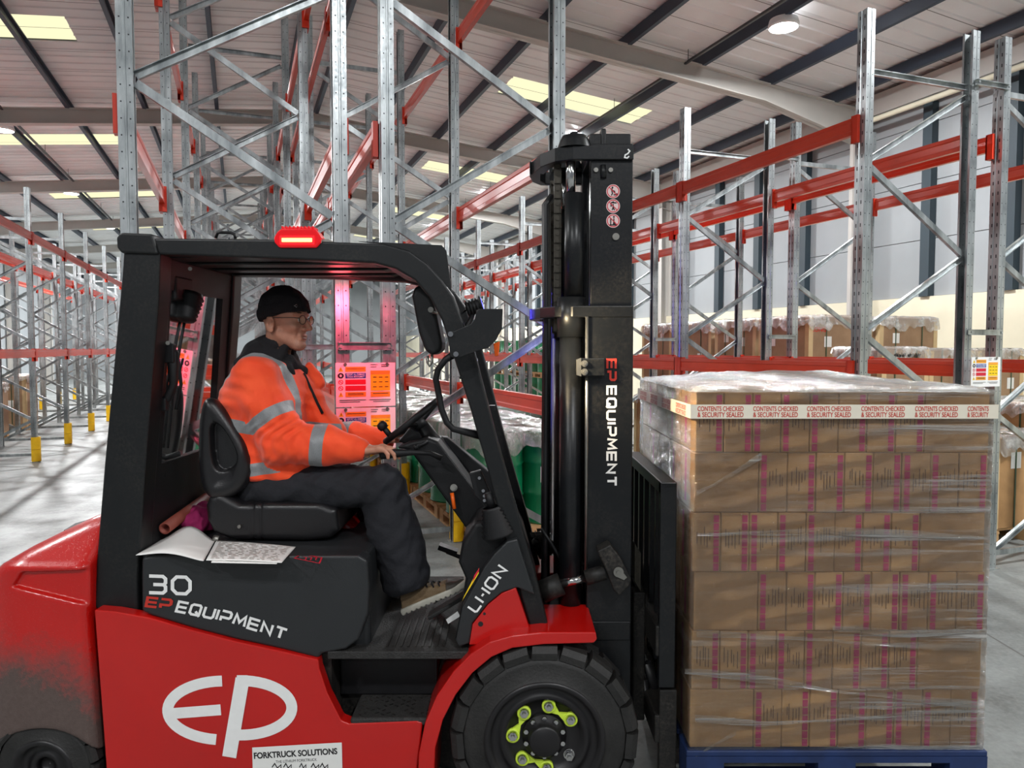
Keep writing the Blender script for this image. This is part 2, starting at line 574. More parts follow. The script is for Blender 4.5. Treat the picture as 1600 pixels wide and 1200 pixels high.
def hivis(name):
    """orange jacket cloth with reflective bands where the 'band' attribute is positive"""
    g = N(name)
    co = g.coord()
    b = g.n('ShaderNodeAttribute', {'attribute_name': 'band'}).outputs['Fac']
    f = g.math('GREATER_THAN', b, 0.0)
    w = g.noise(900, 1, 0.5, co)
    f1 = g.noise(9, 4, 0.6, co)
    o = g.mix(g.ramp(f1, 0.3, 0.7), lin(246, 66, 20), lin(255, 84, 32))
    c = g.mix(f, o, g.mix(g.ramp(w, 0.3, 0.7), lin(116, 118, 120), lin(150, 152, 154)))
    nm = g.bump(g.math('ADD', g.noise(26, 4, 0.6, co), g.math('MULTIPLY', w, 0.05)), 0.28, 0.012)
    return g.done(g.pbr(c, g.math('SUBTRACT', 0.75, g.math('MULTIPLY', f, 0.3)), 0, nm, Sheen_Weight=0.2))

def skin_mat():
    """skin with a day's stubble on jaw and lip"""
    g = N('skin')
    co = g.coord()
    f = g.noise(22, 5, 0.55, co)
    c = g.mix(g.ramp(f, 0.3, 0.7), lin(180, 122, 98), lin(202, 144, 118))
    sp = g.n('ShaderNodeSeparateXYZ', Vector=co)
    e = g.math('ADD', sp.outputs[2], g.math('MULTIPLY', g.math('SUBTRACT', sp.outputs[0], 0.04), 0.25))
    m = g.math('MULTIPLY', g.ramp(e, 0.625, 0.655, 1.0, 0.0), g.ramp(e, 0.54, 0.57, 0.0, 1.0))
    m = g.math('MULTIPLY', m, g.ramp(sp.outputs[0], -0.02, 0.02, 0.0, 1.0))
    m = g.math('MULTIPLY', m, g.ramp(g.noise(420, 2, 0.5, co), 0.35, 0.65, 0.1, 0.55))
    c = g.mix(m, c, lin(104, 82, 74))
    nm = g.bump(g.noise(160, 3, 0.55, co), 0.12, 0.01)
    return g.done(g.pbr(c, 0.5, 0, nm, Subsurface_Weight=0.08, Subsurface_Radius=(0.02, 0.01, 0.006)))

MAT = dict(
    post=galvanised('galvanised_post', True),
    galv=galvanised('galvanised_steel', False),
    beam=plain('rack_orange', lin(214, 62, 30), 0.33, 0, 0.08, 3, Coat_Weight=0.3, Coat_Roughness=0.15),
    connector=plain('connector_orange', lin(214, 54, 24), 0.4, 0, 0.06, 5),
    yellow=plain('guard_yellow', lin(236, 186, 10), 0.45, 0, 0.08, 14),
    concrete=concrete(),
    sheet=plain('roof_sheet', lin(226, 226, 226), 0.55, 0, 0.05, 1.5),
    seam=plain('roof_seam', lin(96, 92, 90), 0.6),
    rafter=plain('rafter_beige', lin(184, 180, 174), 0.5, 0, 0.05, 2),
    purlin=plain('purlin_navy', lin(46, 58, 74), 0.5, 0, 0.10, 3),
    rooflight=emit('rooflight', lin(254, 250, 205), 1.05),
    lamp=emit('lamp_face', (1, 0.97, 0.92, 1), 26),
    cladding=plain('wall_cladding', lin(152, 157, 160), 0.55, 0, 0.05, 1),
    cream=plain('wall_cream', lin(222, 216, 192), 0.7, 0, 0.05, 2, 0.1),
    stud=plain('wall_stud', lin(44, 58, 66), 0.55, 0, 0.08, 2),
    kraft=carboard('kraft', lin(184, 142, 94), lin(152, 114, 72)),
    kraft2=carboard('kraft_light', lin(198, 156, 104), lin(166, 126, 80)),
    kraft3=carboard('kraft_export', lin(168, 136, 104), lin(140, 110, 82)),
    edgeboard=plain('edge_board', lin(206, 180, 136), 0.7, 0, 0.06, 8),
    strap=plain('green_strap', lin(52, 74, 48), 0.5),
    pink=plain('print_magenta', lin(176, 42, 92), 0.6, 0, 0.12, 30),
    print=plain('print_brown', lin(96, 66, 44), 0.7),
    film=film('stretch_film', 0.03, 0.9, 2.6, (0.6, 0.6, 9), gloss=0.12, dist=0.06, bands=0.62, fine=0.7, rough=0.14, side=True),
    filmfold=film('film_fold', 0.10, 1.0, 3.0, (0.8, 0.8, 60), gloss=0.10, dist=0.03, bands=0.5),
    filmtop=film('film_sheet', 0.34, 0.8, 5.0, (1, 1, 1), gloss=0.12, dist=0.05),
    filmdrum=film('film_drum', 0.24, 1.0, 7.0, (1, 1, 0.5), gloss=0.16, dist=0.06),
    glass=glass('window_glass'),
    lens=glass('spectacle_lens', 1.12),
    pallet=plain('pallet_wood', lin(188, 150, 104), 0.75, 0, 0.2, 9),
    pallet_blue=plain('pallet_blue', lin(20, 42, 86), 0.6, 0, 0.25, 12),
    drum=plain('drum_green', lin(10, 118, 74), 0.30, 0, 0.06, 4, Coat_Weight=0.3),
    drum2=plain('drum_lid', lin(14, 92, 62), 0.4, 0, 0.06, 4),
    paper=plain('paper_white', lin(232, 232, 228), 0.7, 0, 0.03, 8),
    white=plain('decal_white', lin(238, 238, 236), 0.5, 0, 0.03, 25),
    ink=plain('ink_black', lin(24, 24, 26), 0.6),
    redink=plain('ink_red', lin(196, 48, 34), 0.6),
    tape=plain('tape_white', lin(232, 224, 206), 0.4, 0, 0.03, 10),
    red=truck_red('truck_red'),
    reddirt=truck_red('truck_red_dirty', True, True),
    black=black_paint('truck_black'),
    blackd=black_paint('truck_black_dusty', (24, 23, 22), 0.55, 0.75),
    mast=black_paint('mast_black', (18, 20, 23), 0.34, 0.22),
    plastic=plain('black_plastic', lin(22, 22, 24), 0.5, 0, 0.1, 30, 0.12, 300, Specular_IOR_Level=0.35),
    panel=plain('panel_charcoal', lin(36, 38, 40), 0.45, 0, 0.08, 8, 0.12, 260),
    vinyl=plain('seat_vinyl', lin(25, 24, 26), 0.33, 0, 0.08, 12, 0.10, 220),
    rubber=plain('tyre_rubber', lin(31, 30, 29), 0.6, 0, 0.45, 9, 0.25, 90),
    rim=plain('rim_black', lin(21, 19, 21), 0.4, 0, 0.12, 12),
    steel=plain('bright_steel', lin(200, 200, 200), 0.16, 1.0),
    dullsteel=plain('dull_steel', lin(150, 148, 142), 0.38, 0.9, 0.1, 30),
    lime=plain('lime_plastic', lin(206, 232, 70), 0.45),
    mat=plain('floor_mat', lin(40, 39, 38), 0.66, 0, 0.3, 30, 0.5, 130),
    chain=plain('chain_oil', lin(66, 62, 54), 0.4, 0.5, 0.2, 60),
    hose=plain('hose_black', lin(24, 24, 26), 0.45),
    hivis=hivis('hivis_jacket'),
    trousers=plain('trousers_black', lin(25, 26, 32), 0.85, 0, 0.12, 10, 0.35, 40),
    hood=plain('hoodie_black', lin(22, 20, 23), 0.95, 0, 0.1, 30, 0.3, 120),
    beanie=plain('beanie_black', lin(24, 19, 22), 0.95, 0, 0.15, 60, 0.4, 260),
    skin=skin_mat(),
    brow=plain('hair_brown', lin(70, 50, 40), 0.8),
    eye=plain('eye_white', lin(214, 208, 200), 0.25),
    iris=plain('eye_iris', lin(50, 44, 40), 0.2),
    lip=plain('lip', lin(172, 104, 92), 0.45),
    shoe=plain('shoe_brown', lin(104, 84, 58), 0.7, 0, 0.15, 20, 0.25, 120),
    sole=plain('shoe_sole', lin(176, 172, 160), 0.6, 0, 0.12, 30),
    toecap=plain('shoe_toe', lin(58, 52, 44), 0.6, 0, 0.1, 20),
    redglow=emit('beacon_red', (1.0, 0.015, 0.02, 1), 2.6),
    beacon=emit('beacon_core', (1.0, 0.36, 0.07, 1), 9),
    redlens=plain('red_lens', lin(190, 8, 16), 0.2, 0, 0.05, 10, Emission_Color=(1, 0.01, 0.02, 1), Emission_Strength=0.35),
    blueled=emit('blue_led', (0.10, 0.10, 1.0, 1), 8),
    amber=plain('amber_lens', lin(232, 96, 20), 0.25),
    hdlamp=emit('headlamp_face', (1.0, 0.80, 0.48, 1), 2),
    pinkcloth=plain('cloth_magenta', lin(176, 38, 104), 0.85, 0, 0.15, 20, 0.3, 60),
    roll=plain('roll_brown', lin(150, 74, 60), 0.6, 0, 0.1, 8),
    s_blue=plain('sign_blue', lin(28, 64, 160), 0.5), s_red=plain('sign_red', lin(206, 24, 50), 0.5),
    s_yel=plain('sign_yellow', lin(246, 206, 22), 0.5), s_org=plain('sign_orange', lin(240, 160, 44), 0.5),
    s_white=plain('sign_white', lin(240, 240, 238), 0.4),
    s_pink=plain('sticker_pink', lin(232, 206, 204), 0.5),
    tray=plain('cable_tray', lin(64, 64, 66), 0.5),
)

# ------------------------------------------------------------------ lettering
# wide square letters drawn with strokes, on a box 1 wide x 1 high
GLY = {
 'E': (1.0, [[(1, 1), (0, 1), (0, 0), (1, 0)], [(0, .5), (.95, .5)]]),
 'P': (1.0, [[(.04, 0), (.04, .36), (.82, .36), (.97, .5), (.97, .85), (.82, 1), (0, 1)]]),
 'Q': (1.05, [[(.2, 1), (.85, 1), (1, .85), (1, .15), (.85, 0), (.2, 0), (0, .15), (0, .85), (.2, 1)], [(.55, .35), (1.05, -.12)]]),
 'U': (1.0, [[(0, 1), (0, .16), (.16, 0), (.84, 0), (1, .16), (1, 1)]]),
 'I': (0.0, [[(0, 0), (0, 1)]]),
 'M': (1.15, [[(0, 0), (.1, 1), (.58, .28), (1.06, 1), (1.15, 0)]]),
 'N': (1.0, [[(0, 0), (0, 1), (.95, 0), (.95, 1)]]),
 'T': (1.0, [[(0, 1), (1.05, 1)], [(.52, 1), (.52, 0)]]),
 'L': (.8, [[(0, 1), (0, .14), (.14, 0), (.85, 0)]]),
 'O': (1.0, [[(.18, 1), (.82, 1), (1, .82), (1, .18), (.82, 0), (.18, 0), (0, .18), (0, .82), (.18, 1)]]),
 '-': (.25, [[(0, .5), (.3, .5)]]),
 '3': (1.0, [[(0, 1), (.82, 1), (.98, .86), (.98, .62), (.88, .5), (.98, .38), (.98, .14), (.82, 0), (0, 0)], [(.25, .5), (.90, .5)]]),
 '0': (1.05, [[(.25, 1), (.8, 1), (1.05, .75), (1.05, .25), (.8, 0), (.25, 0), (0, .25), (0, .75), (.25, 1)]]),
}
def strokes(name, text, mapf, w, mat, parent, gap=0.42, wx=0.95, slant=0.0):
    """mapf(u, v): u runs 0..1 over the word, v 0..1 over the height; w = stroke width in letter heights"""
    x = 0.0; lst = []
    for ch in text:
        if ch == ' ': x += 0.75; continue
        adv, pls = GLY[ch]
        for pl in pls: lst.append([(x + px * wx + slant * py, py) for px, py in pl])
        x += adv * wx + gap
    tot = x - gap
    mb = MB()
    for k, pl in enumerate(lst):
        closed = pl[0] == pl[-1]
        mb.ribbon(pl[:-1] if closed else pl, w, lambda a, b: mapf(a / tot, b) + Vector((0, -.00025 * (k % 3), 0)), closed)
    return mb.build(name, mat, parent)

def font_mesh(name, text, mat, parent, origin, ux, uy, height, width=None, bold=0.0, lift=0.0, align='LEFT'):
    """printed words in the plain built-in face, laid at origin along ux with uy up"""
    cu = bpy.data.curves.new(name, 'FONT')
    cu.body = text; cu.size = 1.0; cu.offset = bold; cu.align_x = align
    tmp = bpy.data.objects.new(name, cu); COL.objects.link(tmp)
    dg = bpy.context.evaluated_depsgraph_get()
    me = bpy.data.meshes.new_from_object(tmp.evaluated_get(dg))
    bpy.data.objects.remove(tmp); bpy.data.curves.remove(cu)
    xs = [v.co.x for v in me.vertices]; ys = [v.co.y for v in me.vertices]
    if not xs: return None
    x0, x1, y0, y1 = min(xs), max(xs), min(ys), max(ys)
    ux = Vector(ux).normalized(); uy = Vector(uy).normalized(); un = ux.cross(uy)
    sy = height / (y1 - y0); sx = sy if width is None else width / (x1 - x0)
    off = world_origin(parent) if parent is not None else Vector((0, 0, 0))
    for v in me.vertices:
        v.co = Vector(origin) + ux * ((v.co.x - x0) * sx) + uy * ((v.co.y - y0) * sy) + un * lift - off
    me.materials.clear(); me.materials.append(mat)
    ob = bpy.data.objects.new(name, me); COL.objects.link(ob); ob.parent = parent
    return ob
# ------------------------------------------------------------------ the hall
def slab(name, quad, mat):
    mb = MB(); mb.poly([Vector(q) for q in quad])
    return struct(mb.build(name, mat))
mb = MB(); mb.prism_z([RK(-11, -10)[:2], RK(12, -10)[:2], RK(12, 54)[:2], RK(-11, 54)[:2]], -0.15, 0.0)
struct(mb.build('floor', MAT['concrete']))

RIDGE_A, RIDGE_Z, SLOPE = 1.4, 7.42, 0.10
AR, AL = 11.2, -9.6
def zroof(a): return RIDGE_Z - SLOPE * abs(a - RIDGE_A)
D0, D1 = -9.0, 52.0
# liner sheets with raised ribs, rooflights let into each bay
FRAME_D = [4.1 + 6.8 * k for k in range(7)]
LIGHTS = [(f + 2.65, f + 3.60) for f in [4.1 - 6.8 + 6.8 * k for k in range(7)]]
def sheet_side(name, a0, a1, la, lb):
    mb = MB(); lt = MB()
    d = D0
    pitch = 0.333
    while d < D1:
        if int(round((d - D0) / pitch)) % 3 == 0:
            mb.poly([RK(a0, d, zroof(a0) - .022), RK(a1, d, zroof(a1) - .022), RK(a1, d + .014, zroof(a1) - .022), RK(a0, d + .014, zroof(a0) - .022)], 1)
        for (u0, u1, dz) in ((0, .26, 0), (.26, .28, None), (.28, .315, -.018), (.315, .333, None)):
            s, e = d + u0, d + u1
            def q(a_, dd, h): return RK(a_, dd, zroof(a_) + h)
            h0, h1 = {0: (0, 0), .26: (0, -.018), .28: (-.018, -.018), .315: (-.018, 0)}[u0]
            inlight = any(l0 - .02 < (s + e) / 2 < l1 for l0, l1 in LIGHTS)
            segs = [(a0, a1)] if not inlight else [(a0, min(la, lb)), (max(la, lb), a1)]
            for (sa, sb) in segs:
                if abs(sb - sa) < .01: continue
                mb.poly([q(sa, s, h0), q(sb, s, h0), q(sb, e, h1), q(sa, e, h1)])
        d += pitch
    for (l0, l1) in LIGHTS:
        lt_ = MB()
        for k in range(6):
            x0 = l0 + (l1 - l0) * k / 6; x1 = l0 + (l1 - l0) * (k + 1) / 6
            lt_.poly([RK(la, x0, zroof(la) + .01), RK(lb, x0, zroof(lb) + .01), RK(lb, x1, zroof(lb) + .01 - .012 * (k % 2)), RK(la, x1, zroof(la) + .01 - .012 * (k % 2))])
        struct(lt_.build('ceiling_rooflight', MAT['rooflight']))
    return struct(mb.build(name, [MAT['sheet'], MAT['seam']]))
sheet_side('ceiling', AL, RIDGE_A, -2.5, -5.6)
sheet_side('ceiling', RIDGE_A, AR, 5.05, 8.15)
# outer roof skin
mb = MB()
mb.poly([RK(AL - .3, D0, zroof(AL) + .12), RK(RIDGE_A, D0, RIDGE_Z + .16), RK(RIDGE_A, D1, RIDGE_Z + .16), RK(AL - .3, D1, zroof(AL) + .12)])
mb.poly([RK(RIDGE_A, D0, RIDGE_Z + .16), RK(AR + .3, D0, zroof(AR) + .12), RK(AR + .3, D1, zroof(AR) + .12), RK(RIDGE_A, D1, RIDGE_Z + .16)])
struct(mb.build('roof', MAT['sheet']))

# rafters: I-sections following each slope, haunched at the eaves
def rafter(d):
    top, dep, fw = -0.20, 0.32, 0.19
    for (a0, a1) in ((RIDGE_A, AR), (RIDGE_A, AL)):
        mb = MB()
        n = 8
        sgn = 1 if a1 > a0 else -1
        L = abs(a1 - a0)
        prev = None
        for i in range(n + 1):
            t = i / n * L; a = a0 + sgn * t
            hd = dep + max(0, (t - (L - 2.3)) / 2.3) * 0.36
            zt = zroof(a) + top; zb = zt - hd
            cur = (a, zt, zb)
            if prev:
                (pa, pt, pb) = prev
                for (da, db, z0a, z0b, z1a, z1b) in ((-fw/2, fw/2, pt, cur[1], pt - .02, cur[1] - .02),
                                                      (-.012, .012, pt, cur[1], pb, cur[2]),
                                                      (-fw/2, fw/2, pb + .02, cur[2] + .02, pb, cur[2])):
                    v = [RK(pa, d + da, z0a), RK(a, d + da, z0b), RK(a, d + db, z0b), RK(pa, d + db, z0a),
                         RK(pa, d + da, z1a), RK(a, d + da, z1b), RK(a, d + db, z1b), RK(pa, d + db, z1a)]
                    v = [mb.bm.verts.new(x) for x in v]
                    for q in ((0,1,2,3),(7,6,5,4),(0,4,5,1),(1,5,6,2),(2,6,7,3),(3,7,4,0)): mb.face([v[k] for k in q])
            prev = cur
        struct(mb.build('roof_beam', MAT['rafter']))
for d in FRAME_D: rafter(d)
# purlins
a = RIDGE_A + 0.35
pa = []
while a < AR - .3: pa.append(a); a += 1.43
a = RIDGE_A - 0.35
while a > AL + .3: pa.append(a); a -= 1.43
for a in pa:
    mb = MB()
    z = zroof(a) - 0.025
    prof = [(-.035, 0), (.035, 0), (.035, -.02), (-.015, -.02), (-.015, -.17), (.035, -.17), (.035, -.19), (-.035, -.19)]
    mb.sweep([(u, v) for u, v in prof], RK(a, D0, z), RK(a, D1, z))
    struct(mb.build('roof_purlin', MAT['purlin']))
# walls
def wallbox(name, a0, a1, d0, d1, z0, z1, mat):
    mb = MB(); mb.prism_z([RK(a0, d0)[:2], RK(a1, d0)[:2], RK(a1, d1)[:2], RK(a0, d1)[:2]], z0, z1)
    return struct(mb.build(name, mat))
wallbox('wall_right', AR - .1, AR + .15, D0, D1, 0, 2.70, MAT['cream'])
mb = MB()
z = 2.70
while z < zroof(AR) + .05:
    z2 = min(z + .99, zroof(AR) + .1)
    mb.prism_z([RK(AR, D0)[:2], RK(AR + .1, D0)[:2], RK(AR + .1, D1)[:2], RK(AR, D1)[:2]], z + .012, z2)
    z += .99
struct(mb.build('wall_right', MAT['cladding']))
wallbox('wall_right', AR + .05, AR + .09, D0, D1, 2.7, zroof(AR) + .1, MAT['seam'])
wallbox('wall_left', AL - .15, AL, D0, D1, 0, zroof(AL) + .1, MAT['cladding'])
wallbox('wall_back', AL - .15, AR + .15, D1, D1 + .15, 0, 7.6, MAT['cladding'])
d = 3.6
k = 0
while d < 36:
    wallbox('trim_stud', AR - .15, AR - .01, d - .09, d + .09, 2.70, zroof(AR) - .45, MAT['stud'])
    d += 1.47
wallbox('trim_eaves', AR - .35, AR - .02, D0, D1, zroof(AR) - .42, zroof(AR) - .05, MAT['rafter'])
mb = MB(); mb.cyl(RK(AR - .42, D0, zroof(AR) - .52), RK(AR - .42, D1, zroof(AR) - .52), .045, 10)
struct(mb.build('trim_pipe', MAT['cream']))
for d in FRAME_D:
    for aa, s in ((AR - .17, 1), (AL + .2, -1)):
        mb = MB()
        for (u0, u1, v0, v1) in ((-.16, -.14, -.1, .1), (.14, .16, -.1, .1), (-.16, .16, -.01, .01)):
            mb.prism_z([RK(aa + u0, d + v0)[:2], RK(aa + u1, d + v0)[:2], RK(aa + u1, d + v1)[:2], RK(aa + u0, d + v1)[:2]], 0, zroof(aa) - .5)
        struct(mb.build('column', MAT['rafter']))

# high-bay lamps on lighting trunking hung from the purlins
ORD = ['first', 'second', 'third', 'fourth', 'fifth', 'sixth', 'seventh', 'eighth', 'ninth', 'tenth', 'eleventh', 'twelfth', 'thirteenth', 'fourteenth']
cnt = {}
for (a_, d_) in BAYS:
    if d_ < 2: continue
    side = 'left' if a_ < 0 else 'right'
    cnt[side] = cnt.get(side, 0) + 1
    p = RK(a_, d_, BAYZ)
    t = empty('high_bay_lamp', p, 'lit round high bay lamp, %s from the camera on the %s lighting track' % (ORD[cnt[side]-1], side), 'lamp', 'high bay lamps')
    mb = MB(); mb.lathe([(0.001, .16), (.05, .16), (.07, .10), (.20, .06), (.22, -.02), (.205, -.06), (.205, -.05)], p, (0, 0, 1), 28)
    mb.build('housing', MAT['sheet'], t)
    mb = MB(); mb.lathe([(.203, -.055), (.001, -.057)], p, (0, 0, 1), 28)
    mb.build('lamp_face', MAT['lamp'], t)
    mb = MB(); mb.cyl(p + Vector((0, 0, .15)), p + Vector((0, 0, zroof(a_) - BAYZ - .2)), .006, 6)
    mb.build('hanging_wire', MAT['tray'], t)
for a_, side in ((-4.4, 'left'), (7.15, 'right')):
    t = empty('lighting_track', RK(a_, 0, 6.62), 'thin dark lighting track hung on wires under the %s roof slope' % side, 'lighting track')
    mb = MB(); mb.sweep([(-.02, -.02), (.02, -.02), (.02, .02), (-.02, .02)], RK(a_, 1, 6.62), RK(a_, 46, 6.62)); mb.build('track', MAT['tray'], t)
    for k in range(12):
        mb = MB(); mb.cyl(RK(a_, 3 + 2.6 * k, 6.64), RK(a_, 3 + 2.6 * k, zroof(a_) - .02), .006, 6); mb.build('hanging_wire', MAT['tray'], t)
# ------------------------------------------------------------------ pallet racking
RD0, BAY = 4.25, 2.33
FW = 1.06
ROWS = {  # name: (aisle-side post a, back post a, way the aisle lies, height, first frame, last frame, phrase, beam tops)
 'C1': (-.517, .53, -1, 5.6, 0, 10, 'rack row behind the driver', (1.48, 3.08, 4.68)),
 'C2': (1.867, .797, 1, 5.6, 0, 10, 'rack row behind the mast', (1.48, 3.08, 4.68)),
 'L1': (-3.08, -4.16, 1, 4.32, 2, 11, 'rack row across the left aisle', (1.79, 3.62)),
 'L2': (-5.50, -4.43, -1, 4.32, 2, 11, 'second left-hand rack row', (1.79, 3.62)),
 'R1': (4.33, 5.39, -1, 4.26, 0, 8, 'rack row behind the wrapped load', (1.70, 3.50)),
 'R2': (6.80, 5.72, 1, 4.26, 0, 8, 'rack row nearest the right wall', (1.70, 3.50)),
}
PROF = [(-.0375,-.045),(-.0375,-.012),(-.0315,-.008),(-.0315,.008),(-.0375,.012),(-.0375,.045),(-.007,.045),(-.004,.0415),(.004,.0415),(.007,.045),(.0375,.045),(.0375,.028),(.0335,.028),(.0335,.039),
        (-.0335,.039),(-.0335,.012),(-.0275,.008),(-.0275,-.008),(-.0335,-.012),(-.0335,-.039),(.0335,-.039),(.0335,-.028),(.0375,-.028),(.0375,-.045),(.007,-.045),(.004,-.0415),(-.004,-.0415),(-.007,-.045)]
def post_mesh(h, s):
    mb = MB()
    mb.prism_z([(x * (-s), y) for x, y in PROF] if s > 0 else PROF, 0.006, h)
    return mb
UPROF = [(-.014,-.022),(.014,-.022),(.014,-.018),(-.009,-.018),(-.009,.018),(.014,.018),(.014,.022),(-.014,.022)]
def make_frame(h, s):
    """frame in rack axes with the aisle-side post at the origin; s = direction of the aisle along a"""
    t = empty('rack_upright', (0, 0, 0), 'x', 'rack upright', 'galvanised rack uprights', TH); t['kind'] = 'thing'
    bx = -s * FW
    for (x, ss) in ((0, s), (bx, -s)):
        p = post_mesh(h, ss).build('post', MAT['post'], t, local=True)
        p.location = (x, 0, 0)
        mb = MB(); mb.box((0, 0, .003), (.12, .13, .006)); f = mb.build('foot_plate', MAT['galv'], t, local=True); f.location = (x, 0, 0)
    za = [.67, 1.92, 3.17, 4.42]; zb = [.13, 1.29, 2.54, 3.79, 5.04]
    ia, ib = -s * .045, bx + s * .045
    seq = []
    for i in range(4):
        seq += [(ib, zb[i], ia, za[i] - .02), (ia, za[i] + .02, ib, zb[i+1] - .03)]
    segs = [q for q in seq if max(q[1], q[3]) < h - .15]
    segs.append((ia, .12, ib, .12)); segs.append((ia, 3.83 if h < 5 else 5.10, ib, 3.83 if h < 5 else 5.10))
    for (x0, z0, x1, z1) in segs:
        mb = MB(); mb.sweep(UPROF, (x0, 0, z0), (x1, 0, z1), up=(0, 0, 1))
        b = mb.build('brace', MAT['galv'], t, local=True)
    return t
BPROF = [(-.02,-.062),(.02,-.062),(.022,-.034),(.017,-.026),(.017,.026),(.022,.034),(.02,.062),(-.02,.062),(-.022,.034),(-.017,.026),(-.017,-.026),(-.022,-.034)]
def make_beam(s):
    """beam along y from post to post; origin on the web face of the post, s points to the aisle"""
    L = BAY
    mb = MB(); mb.sweep(BPROF, (s * .004, .050, 0), (s * .004, L - .050, 0))
    t = mb.build('rack_beam', MAT['beam'], None, local=True)
    t.rotation_euler = (0, 0, TH)
    tag(t, 'x', 'rack beam', 'orange rack beams', 'thing')
    for y0, y1 in ((.002, .060), (L - .060, L - .002)):
        mb = MB(); mb.bb(s * .0005, s * .028, y0, y1, -.125, .075)
        yy = (.047, .060) if y0 < 1 else (L - .060, L - .047)
        mb.bb(-s * .03, s * .028, yy[0], yy[1], -.125, .075)
        mb.build('connector', MAT['connector'], t, local=True)
    return t
def make_guard(s):
    """yellow plastic post protector round the aisle side of a post"""
    mb = MB()
    n = 14; ro, ri = .082, .064
    out = [(s * .0 + s * ro * math.cos(-PI/2 + PI * k / n), ro * .95 * math.sin(-PI/2 + PI * k / n)) for k in range(n + 1)]
    inn = [(s * ri * math.cos(-PI/2 + PI * k / n), ri * .95 * math.sin(-PI/2 + PI * k / n)) for k in range(n + 1)]
    pts = [(-s * .035, -ro * .95)] + out + [(-s * .035, ro * .95), (-s * .035, ri * .95)] + inn[::-1] + [(-s * .035, -ri * .95)]
    mb.prism_z(pts, .012, .20); mb.prism_z(pts, .204, .40)
    for yy in (-.05, .05): mb.cyl((s * .05, yy, 0), (s * .05, yy, .014), .010, 8, mi=1)
    t = mb.build('post_protector', [MAT['yellow'], MAT['ink']], None, local=True)
    t.rotation_euler = (0, 0, TH)
    return tag(t, 'x', 'post protector', 'yellow post protectors')
frame_src, beam_src, guard_src = {}, {}, {}
def first_or_copy(src, key, make, *args):
    if key not in src:
        src[key] = make(*args); return src[key]
    return copy_tree(src[key])
for key, (aa, ab, s, h, k0, k1, phrase, lv) in ROWS.items():
    for k in range(k0, k1 + 1):
        t = first_or_copy(frame_src, (h, s), make_frame, h, s)
        t.location = RK(aa, RD0 + k * BAY)
        t['label'] = 'galvanised braced upright, %s from the near end, %s' % (ORD[k - k0], phrase)
        g = first_or_copy(guard_src, s, make_guard, s)
        g.location = RK(aa, RD0 + k * BAY)
        g['label'] = 'yellow post protector, %s from the near end, %s' % (ORD[k - k0], phrase)
        if k == k1: continue
        for li, zt in enumerate(lv):
            for side, pa_, ss in (('aisle side', aa, s), ('back side', ab, -s)):
                b = first_or_copy(beam_src, ss, make_beam, ss)
                b.location = RK(pa_ + ss * .0375, RD0 + k * BAY, zt - .062)
                b['label'] = 'orange beam, %s level, %s bay, %s of the %s' % (('lower', 'upper', 'top')[li], ORD[k - k0], side, phrase)
# spacers tying back-to-back rows
def spacer(a0, a1, d, z, lab):
    L = a1 - a0
    mb = MB(); mb.sweep(UPROF, RK(a0 - .012, d - .062, z), RK(a1 + .012, d - .062, z))
    for aa in (a0, a1): mb.cyl(RK(aa, d - .074, z), RK(aa, d - .082, z), .010, 8)
    tag(mb.build('row_spacer', MAT['galv']), lab, 'row spacer', 'row spacers')
for k in range(0, 4):
    spacer(.53, .797, RD0 + k * BAY, 1.815, 'galvanised spacer bar above the rack signs, %s frame from the near end' % ORD[k])
    spacer(5.39, 5.72, RD0 + k * BAY, 1.93, 'low spacer bar between the two right-hand rack rows, %s frame' % ORD[k])
    spacer(5.39, 5.72, RD0 + k * BAY, 3.86, 'high spacer bar between the two right-hand rack rows, %s frame' % ORD[k])

